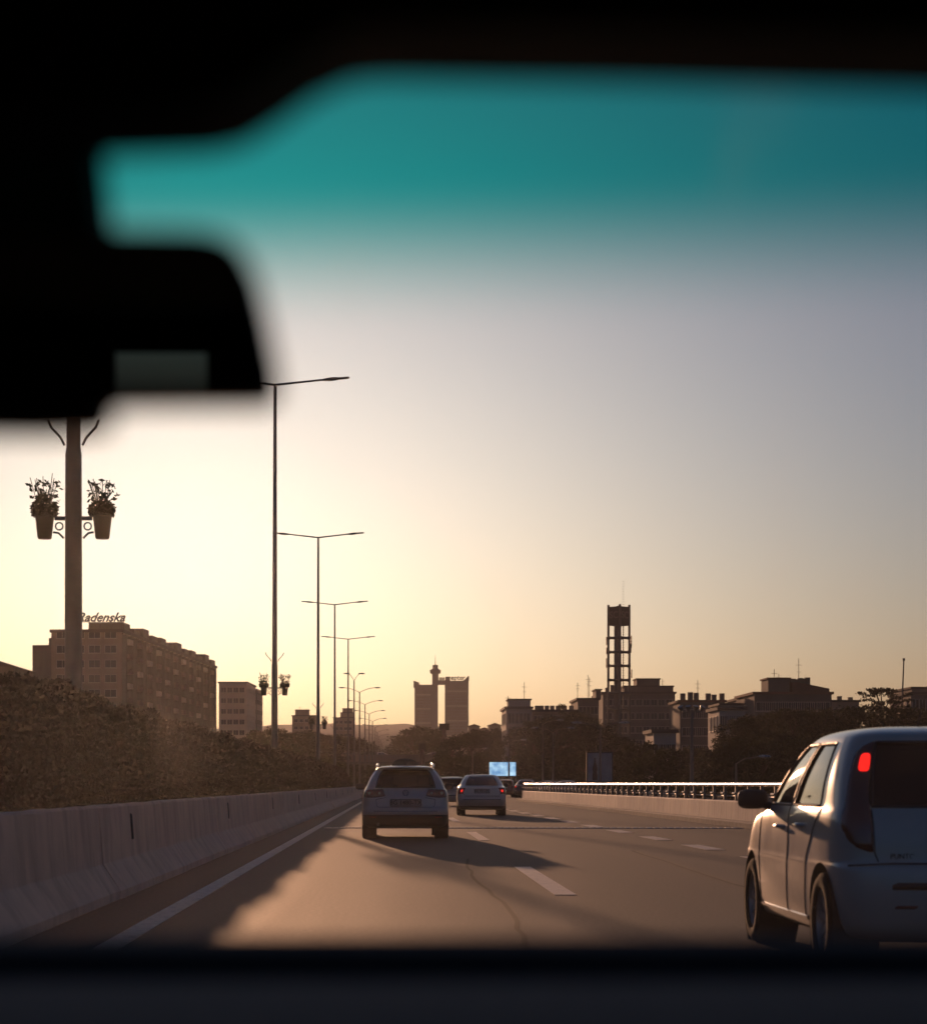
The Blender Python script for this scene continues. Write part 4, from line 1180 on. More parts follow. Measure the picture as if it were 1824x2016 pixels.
# long apartment block on the left with the script sign
ab = empty('apartment_block', (-53.5, 420, -0.06), -math.atan(7.6 / 132))
tag(ab, 'long stepped apartment block with a script rooftop sign, beyond the hedge on the left', 'building')
block(ab, 'wall', -14, 0, 0, 132, 0, 31.0, M_wall_a)
block(ab, 'stair_tower', -18, -14.02, 1, 20, 0, 28.6, M_wall_b)
block(ab, 'stair_tower', -15.4, -14.0 - .02, 4, 9, 28.6, 30.2, M_wall_b)
roof_cap(ab, -14, 0, 0, 132, 31.0, h=0.6)
for k in range(12):
    hh = (1.5, 1.0, 1.9, 1.2)[k % 4]
    block(ab, 'roof_block', -7 - (k % 3), 0.1, 2 + k*11, 8.5 + k*11, 31.61, 31.6 + hh, M_wall_b)
for k in range(23):
    block(ab, 'facade_pier', 0.002, 0.9, k*5.7 + .3, k*5.7 + 1.0, 0, 30.6, M_wall_b)
for f in range(10):
    for k in range(0, 22, 2):
        block(ab, 'balcony', 0.004, 1.3, k*5.7 + 1.05, k*5.7 + 5.6, 2.6 + f*2.9, 3.6 + f*2.9, M_wall_d if (f + k) % 3 == 0 else M_wall_a)
windows(ab, 0.3, 126, 0, 3.9 + 2.9*2, 8, 2.9, 22, W_std, 'right', keep=lambda f, k: f >= 0)
windows(ab, -13.4, -0.6, 0, 3.7, 10, 2.9, 4, W_big, 'front')
aerials(ab, [(-9, 30, 31.6, 3), (-8, 62, 31.6, 2.5)])
sg = empty('rooftop_sign', (0, 0, 0))
me = text_mesh('Radenska', 2.5, 0.08, 0.06, shear=0.45); me.materials.append(M_signmat)
sgx = -7.2
so = bpy.data.objects.new('lettering', me); COL.objects.link(so); so.parent = sg; so.rotation_euler = (R(90), 0, 0); so.location = (0, 0, 2.4)
fr = MB()
for x in (-4.2, -2.1, 0, 2.1, 4.2): fr.tube([(x, 0.1, 0.0), (x, 0.1, 2.6)], 0.05, 5); fr.tube([(x, 1.2, 0), (x, 0.1, 1.9)], 0.04, 5)
fr.tube([(-4.6, 0.1, 1.5), (4.6, 0.1, 1.5)], 0.05, 5); fr.tube([(-4.6, 0.1, 2.4), (4.6, 0.1, 2.4)], 0.05, 5)
fr.build('sign_frame', M_signmat, sg)
c_ = ab.matrix_basis @ Vector((-4.5, 1.2, 31.6))
sg.location = c_; sg.rotation_euler = (0, 0, 0)
tag(sg, 'dark script lettering sign on a frame atop the long apartment block', 'sign')

def simple_building(name, label, px0, px1, topy, d, depth, wall, floors_vis=4, bays=5, me=W_std, side=None, side_bays=4, flat=True, extras=(), roof=M_roof, rz=0.0):
    a = P(px0, topy, d); b_ = P(px1, topy, d); W = b_.x - a.x; H = a.z + 0.06
    root = empty(name, (a.x, d, -0.06), rz); tag(root, label, 'building')
    block(root, 'wall', 0, W, 0, depth, 0, H - 0.4, wall)
    if flat: roof_cap(root, 0, W, 0, depth, H - 0.4, roof, 0.4)
    else:
        r_ = MB(); r_.prism([(-.5, H - .4), (W + .5, H - .4), (W/2, H + W*.12)], 'y', -.4, depth + .4); r_.build('roof', roof, root)
    z0 = H - 0.9 - 3.0 * floors_vis
    windows(root, 0.5, W - 0.5, 0, max(1.0, z0 + 0.8), floors_vis, 3.0, bays, me, 'front')
    if side: windows(root, 1, depth - 1, W if side == 'right' else 0, max(1.0, z0 + 0.8), floors_vis, 3.0, side_bays, me, side)
    for kind, args in extras:
        if kind == 'block': 
            x0, x1, z1 = args[0]*W, args[1]*W, H + args[2]
            block(root, 'penthouse', x0, x1, 1.5, min(depth - 1, 8), H, z1, wall); block(root, 'penthouse_roof', x0 - .2, x1 + .2, 1.3, min(depth - .8, 8.2), z1 + .002, z1 + .25, roof)
        elif kind == 'chimney': block(root, 'chimney', args[0]*W, args[0]*W + .8, 2, 2.9, H, H + args[1], wall)
        elif kind == 'aerial': aerials(root, [(args[0]*W, 3, H, args[1])])
        elif kind == 'wing':
            x0, x1, z1 = args[0]*W, args[1]*W, H + args[2]
            block(root, 'wing', x0, x1, 0.4, depth - .4, 0, z1, wall); block(root, 'wing_roof', x0 - .2, x1 + .2, 0.2, depth - .2, z1 + .002, z1 + .3, roof)
        elif kind == 'pitched':
            x0, x1, z1 = args[0]*W, args[1]*W, H + args[2]
            r_ = MB(); r_.prism([(x0, H), (x1, H), (x1, H + args[2]*.35), (x0 + (x1-x0)*.15, z1), (x0, z1)], 'y', .5, depth - .5); r_.build('roof', roof, root)
    return root
simple_building('apartment_house', 'pale slab building right of the long apartment block', 431, 486, 1342, 600, 26, M_wall_d, 8, 4, W_std, 'right', 6, rz=-0.03)
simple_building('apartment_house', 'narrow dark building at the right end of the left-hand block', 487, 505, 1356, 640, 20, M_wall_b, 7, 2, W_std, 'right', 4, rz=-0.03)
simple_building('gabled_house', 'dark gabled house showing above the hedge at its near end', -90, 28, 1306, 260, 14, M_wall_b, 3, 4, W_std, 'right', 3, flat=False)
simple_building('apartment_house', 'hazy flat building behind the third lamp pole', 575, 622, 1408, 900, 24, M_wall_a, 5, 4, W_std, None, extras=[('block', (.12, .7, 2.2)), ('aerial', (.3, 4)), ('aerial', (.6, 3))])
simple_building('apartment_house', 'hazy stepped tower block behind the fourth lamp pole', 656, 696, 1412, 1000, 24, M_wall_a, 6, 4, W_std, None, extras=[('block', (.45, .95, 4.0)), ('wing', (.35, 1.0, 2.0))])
# right-hand ridge
simple_building('institution_building', 'long pale building with a rooftop block and sunlit left end wall', 996, 1046, 1391, 380, 16, M_wall_d, 4, 5, W_tall, 'left', 4, extras=[('block', (.12, .98, 1.2)), ('aerial', (.75, 4.5)), ('aerial', (.1, 2.0))])
simple_building('institution_wing', 'long low wing with rooftop bollards beside the pale institution building', 1047, 1135, 1397, 385, 14, M_wall_a, 3, 9, W_tall, None, extras=[('chimney', (.08, .8)), ('chimney', (.18, .8)), ('chimney', (.3, .8)), ('chimney', (.42, .8)), ('chimney', (.55, .8)), ('chimney', (.7, .8)), ('chimney', (.85, .8))])
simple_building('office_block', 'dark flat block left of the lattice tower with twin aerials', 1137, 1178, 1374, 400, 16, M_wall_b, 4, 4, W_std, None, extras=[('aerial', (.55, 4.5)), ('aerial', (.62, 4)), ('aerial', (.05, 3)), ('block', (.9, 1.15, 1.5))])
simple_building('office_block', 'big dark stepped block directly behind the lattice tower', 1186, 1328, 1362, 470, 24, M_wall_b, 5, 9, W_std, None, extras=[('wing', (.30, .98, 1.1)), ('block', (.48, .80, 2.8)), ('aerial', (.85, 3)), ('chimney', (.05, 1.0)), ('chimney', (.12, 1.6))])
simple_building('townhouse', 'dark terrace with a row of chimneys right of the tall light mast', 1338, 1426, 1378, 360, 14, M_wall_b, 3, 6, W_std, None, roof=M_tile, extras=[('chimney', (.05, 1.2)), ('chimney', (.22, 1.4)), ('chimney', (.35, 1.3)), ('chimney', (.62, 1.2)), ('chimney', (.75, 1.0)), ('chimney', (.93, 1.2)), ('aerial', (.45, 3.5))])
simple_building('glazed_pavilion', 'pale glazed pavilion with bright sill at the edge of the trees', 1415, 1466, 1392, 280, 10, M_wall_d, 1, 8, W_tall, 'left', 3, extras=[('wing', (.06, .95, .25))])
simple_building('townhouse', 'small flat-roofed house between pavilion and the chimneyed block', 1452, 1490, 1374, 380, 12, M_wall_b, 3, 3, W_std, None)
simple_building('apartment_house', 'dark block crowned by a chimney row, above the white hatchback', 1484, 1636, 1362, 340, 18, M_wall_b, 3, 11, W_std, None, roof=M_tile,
    extras=[('block', (.20, .48, 2.1)), ('pitched', (.50, .98, 1.55)), ('chimney', (.50, 2.2)), ('chimney', (.55, 2.1)), ('chimney', (.60, 2.3)), ('chimney', (.64, 2.2)), ('chimney', (.69, 2.4)), ('aerial', (.30, 3.8)), ('aerial', (.36, 3)), ('aerial', (.62, 5.5))])
simple_building('apartment_house', 'low dark building beside the umbrella-shaped tree', 1636, 1690, 1378, 400, 14, M_wall_a, 2, 4, W_std, None, extras=[('chimney', (.3, .8)), ('chimney', (.7, .6))])
simple_building('office_block', 'glazed block at the far right behind the dark tree row', 1792, 1870, 1362, 330, 14, M_wall_a, 3, 10, W_tall, 'left', 3, extras=[('wing', (.04, 1.0, .5))])
simple_building('low_house', 'low cream house glowing among the trees by the lattice tower', 1286, 1330, 1436, 240, 8, M_wall_d, 1, 3, W_std, 'left', 2)
for i, (px0, px1, ty, d) in enumerate([(922, 944, 1428, 900), (944, 962, 1434, 880), (962, 986, 1426, 860)]):
    simple_building('distant_house', ['hazy low house just right of the right twin tower', 'hazy lower house between two taller hazy houses', 'hazy house left of the pale institution building'][i], px0, px1, ty, d, 12, M_wall_a, 2, 2, W_std, None, roof=M_tile, flat=False)

# twin tower gate
tw = empty('twin_tower', (44, 2000, -0.06))
tag(tw, 'concrete twin towers joined by a high bridge with a lookout turret and sign', 'tower')
def X(px): return (px - VX) / F * 2000 - 44
def Z(py): return CZ + (HY - py) / F * 2000 + 0.06
block(tw, 'left_shaft', X(816), X(851), 0, 22, 0, Z(1348), M_wall_c)
block(tw, 'stair_shaft', X(851)+.02, X(862), 2, 18, 0, Z(1347), M_wall_c)
block(tw, 'right_shaft', X(876), X(922), 0, 22, 0, Z(1340), M_wall_c)
b = MB(); b.prism([(X(814), Z(1353)), (X(825), Z(1348)), (X(825), Z(1344)), (X(814), Z(1340))], 'y', -.4, 22.4); b.build('roof_horn', M_wall_c, tw)
b = MB(); b.prism([(X(876), Z(1340)), (X(885), Z(1340)), (X(885), Z(1332)), (X(877), Z(1332))], 'y', -.4, 22.4); b.build('roof_horn', M_wall_c, tw)
b = MB(); b.prism([(X(912), Z(1340)), (X(923), Z(1340)), (X(923), Z(1331)), (X(921), Z(1331))], 'y', -.4, 22.4); b.build('roof_horn', M_wall_c, tw)
block(tw, 'sky_bridge', X(862)+.02, X(876)-.02, 3, 16, Z(1347), Z(1339), M_wall_c)
fb = MB()
for (x0, x1, z0, z1) in ((X(864), X(875), Z(1334), Z(1333)), (X(864), X(875), Z(1338.6), Z(1337.8)), (X(864), X(864.7), Z(1338), Z(1333)), (X(874.3), X(875), Z(1338), Z(1333)), (X(864.7), X(874.3), Z(1337.4), Z(1334.6))): fb.box(x0, x1, 5, 5.6, z0, z1)
fb.build('roof_panel', M_signmat, tw)
tu = MB(); xc = X(857)
tu.lathe([(3.0, Z(1347)), (3.0, Z(1326)), (4.8, Z(1325)), (5.2, Z(1319)), (5.4, Z(1318.3)), (3.0, Z(1316)), (2.6, Z(1315)), (2.5, Z(1309)), (2.7, Z(1308.6)), (2.6, Z(1308))], 20)
tu.build('lookout_turret', M_wall_c, tw, (xc, 10, 0), smooth=30)
b = MB(); b.tube([(xc, 10, Z(1308.2)), (xc, 10, Z(1299)), (xc, 10, Z(1288))], [.5, .3, .12], 6); b.build('mast', M_signmat, tw)
for (x0, x1, zt) in ((X(816), X(851), Z(1348)), (X(876), X(922), Z(1340))):
    for k in range(28):
        z = 18 + k * (zt - 20) / 28
        block(tw, 'floor_band', x0 + 1.6, x1 - 1.6, -0.5, -0.003, z, z + 0.9, M_wall_d if k % 5 == 0 else M_wall_a)
me = text_mesh('zepter', 6.2, 0.15, 0.16); me.materials.append(M_signmat)
so = bpy.data.objects.new('sign_lettering', me); COL.objects.link(so); so.parent = tw; so.rotation_euler = (R(90), 0, 0); so.location = (X(898.5), 1.0, Z(1334.4))
b = MB()
for px in range(886, 913, 4): b.tube([(X(px), 1.3, Z(1340.5)), (X(px), 1.3, Z(1332))], 0.12, 5)
b.build('sign_frame', M_signmat, tw)

# lattice telecom tower
lt = empty('telecom_tower', P(1217.5, 1543, 420).xy.to_3d() + Vector((0, 0, -0.06)))
tag(lt, 'tall concrete frame tower with a central pipe and dark sign box on top', 'tower')
s_ = 420 / F
def TZ(py): return CZ + (HY - py) * s_ + .06
hw = 20.5 * s_
cols = [(-hw, 0), (0, -hw), (hw, 0), (0, hw)]
for (x, y) in cols:
    b = MB(); b.tube([(x*1.03, y*1.03, 0), (x, y, TZ(1191))], 0.26, 6); b.build('column', M_wall_b, lt)
for py in (1256, 1284, 1311, 1339, 1365, 1396, 1422, 1450):
    z = TZ(py)
    for i in range(4):
        a, c = Vector((*cols[i], z)), Vector((*cols[(i+1) % 4], z))
        b = MB(); b.tube([a, a.lerp(c, .2), a.lerp(c, .5), a.lerp(c, .8), c], [.42, .24, .2, .24, .42], 6); b.build('ring_beam', M_wall_b, lt)
b = MB(); b.lathe([(0.62, 0), (0.55, TZ(1230))], 14); b.build('central_pipe', M_wall_a, lt, (-0.35, 0.3, 0), smooth=40)
b = MB(); b.tube([(0.85, -0.2, 0), (0.85, -0.2, TZ(1232))], 0.09, 6)
for k in range(60): b.tube([(0.62, -0.2, TZ(1440) + k*.5), (1.08, -0.2, TZ(1440) + k*.5)], 0.03, 4)
b.build('ladder', M_signmat, lt)
M_signbox = mat('sign_box_dark', (0.035, 0.028, 0.024), 0.6)
M_signtxt = mat('sign_box_lettering', (0.11, 0.10, 0.09), 0.6)
for i in (0, 1):
    a, c = Vector((*cols[i], 0)), Vector((*cols[i+1], 0)); d_ = (c - a); n_ = Vector((d_.y, -d_.x, 0)).normalized()
    L_ = d_.length; rz_ = math.atan2(d_.y, d_.x)
    pb = MB(); pb.box(0.2, L_ - .2, -.08, .08, TZ(1232), TZ(1195)); po = pb.build('sign_panel', M_signbox, lt, (a.x, a.y, 0), rz=rz_)
    me = text_mesh('SC', 1.9, 0.03, 0.03); me.materials.append(M_signtxt)
    so = bpy.data.objects.new('lettering', me); COL.objects.link(so); so.parent = po; so.rotation_euler = (R(90), 0, 0); so.location = (L_/2, -.10, TZ(1212))
for i in (2, 3):
    a, c = Vector((*cols[i], 0)), Vector((*cols[(i+1) % 4], 0)); d_ = (c - a)
    pb = MB(); pb.box(0.2, d_.length - .2, -.08, .08, TZ(1232), TZ(1195)); pb.build('sign_panel', M_signbox, lt, (a.x, a.y, 0), rz=math.atan2(d_.y, d_.x))
for (x, y0, y1, o_) in ((-hw, 1254, 1270, -.38), (-hw, 1275, 1288, -.36), (-hw, 1296, 1315, -.4), (hw, 1252, 1275, .4), (hw, 1268, 1285, .3), (hw, 1318, 1335, .45)):
    b = MB(); b.box(x + o_ - .1, x + o_ + .1, -.15, .15, TZ(y1), TZ(y0)); b.tube([(x, 0, (TZ(y1)+TZ(y0))/2), (x + o_, 0, (TZ(y1)+TZ(y0))/2)], .05, 5); b.tube([(x, 0, TZ(y1)+.3), (x + o_, 0, TZ(y1)+.3)], .05, 5)
    b.build('antenna', M_signmat, lt)

# slim mast at far right (leans slightly)
mm = empty('slim_mast', P(1768, 1543, 300).xy.to_3d() + Vector((0, 0, -.06)))
tag(mm, 'slim leaning mast with a thicker tip beside the umbrella-shaped tree', 'mast')
top_ = P(1778, 1297, 300) - mm.location; b = MB(); b.tube([(0, 0, 0), top_ * .6, top_], [.17, .12, .09], 8); b.build('pole', M_wall_a, mm, smooth=50)
b = MB(); b.tube([top_ * .985, top_ * 1.004], .17, 8); b.build('tip', M_wall_a, mm, smooth=50)

# ------------------------------------------------------------------ roadside furniture on the right
def screen_mat():
    m = bpy.data.materials.new('lit_screen'); nt, N, L = nodes_of(m)
    out = N.new('ShaderNodeOutputMaterial'); e = N.new('ShaderNodeEmission'); L.new(e.outputs[0], out.inputs[0])
    tc = N.new('ShaderNodeTexCoord'); nz = N.new('ShaderNodeTexNoise'); nz.inputs['Scale'].default_value = 1.1; nz.inputs['Detail'].default_value = 5
    L.new(tc.outputs['Object'], nz.inputs['Vector'])
    cr = N.new('ShaderNodeValToRGB'); cr.color_ramp.elements[0].color = (0.06, 0.22, 0.50, 1); cr.color_ramp.elements[1].color = (0.50, 0.75, 0.95, 1)
    cr.color_ramp.elements[0].position = .35; cr.color_ramp.elements[1].position = .65
    L.new(nz.outputs['Fac'], cr.inputs[0]); L.new(cr.outputs[0], e.inputs[0]); e.inputs[1].default_value = 0.8
    return m
d = 250; c = P(989, 1513, d); w_, h_ = 52 / F * d, 27 / F * d
led = empty('advertising_screen', (c.x, d, -0.06)); tag(led, 'lit blue advertising screen on posts showing a cloudy sky', 'screen')
b = MB(); b.box(-w_/2 - .08, w_/2 + .08, 0.03, .3, c.z - h_/2 - .08, c.z + h_/2 + .08); b.build('casing', M_black, led)
b = MB(); b.box(-w_/2, w_/2, 0.0, 0.028, c.z - h_/2, c.z + h_/2); sc_ = b.build('display', screen_mat(), led)
b = MB(); x_ = w_ * .26
b.box(x_ - .018, x_ + .018, -.012, -.002, c.z - h_*.5, c.z + h_*.42)
for k in range(5): b.box(x_ - .07, x_ + .07, -.012, -.002, c.z - h_*.1 + k*h_*.12, c.z - h_*.1 + k*h_*.12 + .035)
b.build('pictured_mast', M_signmat, sc_)
for s in (-1, 1):
    b = MB(); b.box(s*w_*.3 - .1, s*w_*.3 + .1, .32, .5, 0, c.z + .4); b.build('post', M_pole, led)
d = 150; c = P(1180, 1509, d); w_, h_ = 48 / F * d, 56 / F * d
ps = empty('poster_panel', (c.x, d, -0.06)); tag(ps, 'upright grey poster panel with a dark bottle picture', 'poster panel')
b = MB(); b.cbox(-w_/2 - .09, w_/2 + .09, 0.02, .22, c.z - h_/2 - .09, c.z + h_/2 + .09, .02); b.build('casing', M_black, ps)
b = MB(); b.box(-w_/2, w_/2, -0.0, 0.018, c.z - h_/2, c.z + h_/2); dp = b.build('poster', mat('poster_paper', (0.30, 0.33, 0.35), 0.5, var=0.2, scale=1.2), ps)
b = MB(); bx = -w_*.2; bz = c.z - h_*.45; pf = [(0, 0), (.17, 0), (.18, .35), (.13, .5), (.17, .68), (.15, .85), (.07, 1.1), (.055, 1.35), (.07, 1.37), (.07, 1.42), (0, 1.42)]
b.prism([(bx + r_, bz + z_*1.1) for r_, z_ in pf] + [(bx - r_, bz + z_*1.1) for r_, z_ in pf[-2:0:-1]], 'y', -.010, -.002); b.build('pictured_bottle', mat('poster_bottle_ink', (0.05, 0.03, 0.03), 0.6), dp)
b = MB(); b.box(-.12, .12, .03, .19, 0, c.z - h_/2); b.build('post', M_pole, ps)
# tall light mast with several floodlights
d = 135; ml = empty('floodlight_mast', P(1361, 1543, d).xy.to_3d() + Vector((0, 0, -.06))); tag(ml, 'tall pole with a cluster of floodlights on its head, behind the parapet', 'light mast')
zt = P(0, 1398, d).z
b = MB(); b.lathe([(.16, 0), (.13, 2), (.09, zt)], 10); b.build('pole', M_pole, ml, smooth=50)
b = MB(); b.tube([(-.6, 0, zt - .05), (.6, 0, zt - .05)], .05, 6); b.build('crossbar', M_pole, ml)
for x in (-.58, -.2, .2, .55):
    b = MB(); b.lathe([(.05, 0), (.10, .08), (.19, .30), (.20, .34)], 10); o = b.build('floodlight', M_lum, ml, (x, 0, zt), smooth=40); o.rotation_euler = (0.3, x * .9, 0)
def right_lamp(px, topy, d, label, arms=1):
    r_ = empty('street_lamp', P(px, 1543, d).xy.to_3d() + Vector((0, 0, -.06))); tag(r_, label, 'street lamp', 'lamps beyond the parapet')
    zt = P(0, topy, d).z
    b = MB(); b.lathe([(.11, 0), (.05, zt)], 8); b.build('pole', M_wall_a, r_, smooth=50)
    for s in ((1,) if arms == 1 else (-1, 1)):
        b = MB(); b.tube([(0, 0, zt - .05), (s*.5, 0, zt + .25), (s*1.3, 0, zt + .35)], .035, 6); a = b.build('arm', M_wall_a, r_)
        h = MB(); h.sphere((s*1.6, 0, zt + .36), .38, 10, 6, (1, .4, .25)); h.build('lamp_head', M_steel, a, smooth=60)
right_lamp(1068, 1424, 200, 'slim street lamp before the dark trees, just left of its twin-armed neighbour')
right_lamp(1088, 1440, 190, 'twin-armed street lamp before the dark trees', 2)
right_lamp(1181, 1432, 145, 'street lamp standing in front of the poster panel', 2)
right_lamp(1001, 1462, 230, 'street lamp rising behind the lit advertising screen')
right_lamp(1448, 1500, 120, 'short street lamp among the bushes behind the parapet')
right_lamp(930, 1478, 270, 'faint street lamp left of the lit advertising screen')
# dark sign masts in the haze
for px, topy, boty, hw_, d, lab in [(874, 1424, 1437, 10, 520, 'dark billboard on a single mast before the right twin tower'), (831, 1463, 1478, 7, 430, 'small dark billboard on a thick mast below the left twin tower')]:
    r_ = empty('billboard', P(px, 1543, d).xy.to_3d() + Vector((0, 0, -.06))); tag(r_, lab, 'billboard', 'billboards on masts')
    b = MB(); b.lathe([(.5, 0), (.45, P(0, boty - 3, d).z)], 10); b.build('mast', M_signmat, r_, smooth=40)
    b = MB(); b.box(-hw_/F*d, hw_/F*d, -.3, .3, P(0, boty, d).z, P(0, topy, d).z); b.build('board', M_signbox, r_)
# overpass far ahead
ov = empty('overpass', (2, 450, -.06)); tag(ov, 'low road bridge crossing the highway in the haze', 'bridge')
zd = P(0, 1494, 450).z
b = MB(); b.box(-60, 70, -5, 5, zd - 1.1, zd); b.build('deck', M_wall_b, ov)
for y in (-5.2, 5.2):
    b = MB(); b.box(-60, 70, y - .15, y + .15, zd - .6, zd + .9); b.build('parapet', M_wall_a, ov)
for x in (-40, -20.5, -5.6, 15.5, 33):
    b = MB(); b.cbox(x - .6, x + .6, -3.5, 3.5, 0, zd - 1.1 - .002, .1); b.build('pier', M_wall_b, ov)
# parked cars, and overpass cars added for their glints, copies of the far hatchback
srcs = [o for o in COL.objects if o.parent is None and o.name.startswith('hatchback_car') and o.location.y > 100]
for (x, y, rz, z, lab) in [(P(1100, 0, 205).x, 205, 1.2, -.06, 'pale parked hatchback behind the parapet under the trees'), (P(1140, 0, 198).x, 198, 1.45, -.06, 'dark parked hatchback beside the poster panel'), (P(958, 0, 232).x, 232, 0.2, -.06, 'hatchback below the lit advertising screen'),
                           (2 + 8, 450 - 2, 1.57, zd - .06, 'tiny car added on the overpass for its glint'), (2 - 6, 450 + 2, -1.57, zd - .06, 'tiny car added on the overpass for its glint'), (2 + 22, 450 + 2, -1.57, zd - .06, 'tiny car added on the overpass for its glint')]:
    o = copy_tree(rnd.choice(srcs)); o.location = (x, y, z); o.rotation_euler = (0, 0, rz); o['label'] = lab
    o['group'] = 'cars added on the overpass for glints' if 'tiny' in lab else 'cars parked beyond the parapet'
for (x, y) in [(-8, 190), (-11.5, 240), (-7.6, 320), (-12, 390)]:
    o = copy_tree(rnd.choice(srcs)); o.location = (x, y, 0); o.rotation_euler = (0, 0, math.pi); o['label'] = 'oncoming car on the opposite carriageway behind the median'; o['group'] = 'oncoming cars'

# ------------------------------------------------------------------ distant hills
rg = np.random.default_rng(11); hx = np.linspace(-2300, 2300, 120)
def fbm(x): return sum(np.sin(x * f + p) * a for f, p, a in [(.0018, 1, 14), (.0045, 2.2, 9), (.011, .5, 4), (.027, 3, 2.2), (.06, 1, 1.4), (.13, 2, .9)])
b = MB(); rows = []
for k, (y, hf) in enumerate(((3000, 0.0), (3150, .35), (3400, .72), (3700, 1.0), (4100, .6))):
    z = (84 + fbm(hx + k * 37) ) * hf + rg.normal(0, 1.0, len(hx)) * hf
    rows.append([(float(x), y, float(zz) - .07) for x, zz in zip(hx, z)])
v = [p for r_ in rows for p in r_]; n = len(hx)
b.add(v, [(k*n+i, k*n+i+1, (k+1)*n+i+1, (k+1)*n+i) for k in range(4) for i in range(n-1)])
tag(b.build('hills', M_hill, smooth=80), kind='structure')
# ------------------------------------------------------------------ the car the view looks out from
XC = -0.17
M_glass_clear = glass_mat('clear_car_glass', (0.88, 0.90, 0.89))
ego = empty('car', (XC, 0.0, 0.0))
tag(ego, 'dark interior of the car looked out of: headliner, tinted windscreen, mirror and dashboard', 'car')
M_trim = mat('interior_black_trim', (0.028, 0.026, 0.024), 0.8, var=0.12, scale=30)
M_dashm = mat('dashboard_soft_grey', (0.22, 0.165, 0.12), 0.9, var=0.15, scale=60, bump=0.3, bscale=300)
M_ego = mat('dark_grey_car_paint', (0.10, 0.10, 0.11), 0.3, coat=0.8)
def E(px, py, d):
    p = P(px, py, d); return (p.x - XC, p.z)
# windscreen with a graded teal shade band and light dust, plus an added glare film
def windscreen_mat():
    m = bpy.data.materials.new('tinted_windscreen'); nt, N, L = nodes_of(m)
    out = N.new('ShaderNodeOutputMaterial'); tc = N.new('ShaderNodeTexCoord'); sx = N.new('ShaderNodeSeparateXYZ')
    L.new(tc.outputs['Object'], sx.inputs[0])
    mr = N.new('ShaderNodeMapRange'); mr.interpolation_type = 'SMOOTHSTEP'; mr.inputs['From Min'].default_value = 1.312; mr.inputs['From Max'].default_value = 1.358
    L.new(sx.outputs['Z'], mr.inputs[0])
    col = N.new('ShaderNodeMix'); col.data_type = 'RGBA'
    col.inputs[6].default_value = (0.92, 0.95, 0.93, 1); col.inputs[7].default_value = (0.03, 0.55, 0.50, 1)
    L.new(mr.outputs[0], col.inputs[0])
    tr = N.new('ShaderNodeBsdfTransparent'); L.new(col.outputs[2], tr.inputs[0])
    tl = N.new('ShaderNodeBsdfTranslucent'); tl.inputs[0].default_value = (0.9, 0.88, 0.84, 1)
    def noise(sc, det, st, rot=(0, 0, 0)):
        mp = N.new('ShaderNodeMapping'); mp.inputs['Scale'].default_value = st; mp.inputs['Rotation'].default_value = rot
        n = N.new('ShaderNodeTexNoise'); n.inputs['Scale'].default_value = sc; n.inputs['Detail'].default_value = det
        L.new(tc.outputs['Object'], mp.inputs[0]); L.new(mp.outputs[0], n.inputs['Vector']); return n
    n1 = noise(9, 3, (1, 1, 1)); n2 = noise(22, 2, (1, .2, .35), (0, 0.7, 0))
    a = N.new('ShaderNodeMapRange'); a.inputs['From Min'].default_value = .35; a.inputs['From Max'].default_value = .75; a.inputs['To Min'].default_value = DUST0; a.inputs['To Max'].default_value = DUST1
    L.new(n1.outputs['Fac'], a.inputs[0])
    s = N.new('ShaderNodeMapRange'); s.inputs['From Min'].default_value = .60; s.inputs['From Max'].default_value = .80; s.inputs['To Min'].default_value = 0; s.inputs['To Max'].default_value = DUST2
    L.new(n2.outputs['Fac'], s.inputs[0])
    ad = N.new('ShaderNodeMath'); ad.operation = 'ADD'; L.new(a.outputs[0], ad.inputs[0]); L.new(s.outputs[0], ad.inputs[1])
    mx = N.new('ShaderNodeMixShader'); L.new(ad.outputs[0], mx.inputs[0]); L.new(tr.outputs[0], mx.inputs[1]); L.new(tl.outputs[0], mx.inputs[2])
    L.new(mx.outputs[0], out.inputs[0])
    return m
DUST0, DUST1, DUST2 = 0.004, 0.016, 0.05
b = MB(); nu, nv = 16, 10
for j in range(nv + 1):
    t = j / nv
    for i in range(nu + 1):
        x = (-0.70 + 1.40 * i / nu) * (1 - 0.10 * t)
        b.v.append((x, 1.44 - 0.68 * t - 0.16 * (x / .7) ** 2 * (1 - .4*t), 0.94 + 0.47 * t + 0.02 * math.sin(t * math.pi)))
for j in range(nv):
    for i in range(nu):
        a = j * (nu + 1) + i; b.f.append((a, a+1, a+nu+2, a+nu+1)); b.mi.append(0)
ws = b.build('windscreen', windscreen_mat(), ego, smooth=80)
ws['label'] = 'windscreen with a graded teal shade band and light dust under an added glare film'
# thin scattering film added outside the glass for the low sun's veiling glare
def glare_film_mat():
    m = bpy.data.materials.new('glare_film'); nt, N, L = nodes_of(m)
    out = N.new('ShaderNodeOutputMaterial'); v = N.new('ShaderNodeVolumeScatter')
    v.inputs['Color'].default_value = (1.0, 0.97, 0.93, 1); v.inputs['Density'].default_value = FILM; v.inputs['Anisotropy'].default_value = 0.9
    L.new(v.outputs[0], out.inputs['Volume']); return m
FILM = 0.34
d = MB(); g0 = [(x, y + 0.006, z + 0.006) for x, y, z in b.v]; g1 = [(x, y + 0.0085, z + 0.0095) for x, y, z in b.v]; nn = len(g0)
d.v = g0 + g1
for q in b.f: d.f.append(q[::-1]); d.f.append(tuple(i + nn for i in q)); d.mi += [0, 0]
rim = [i for i in range(nu)] + [j * (nu + 1) + nu for j in range(nv)] + [nv * (nu + 1) + i for i in range(nu, 0, -1)] + [j * (nu + 1) for j in range(nv, 0, -1)]
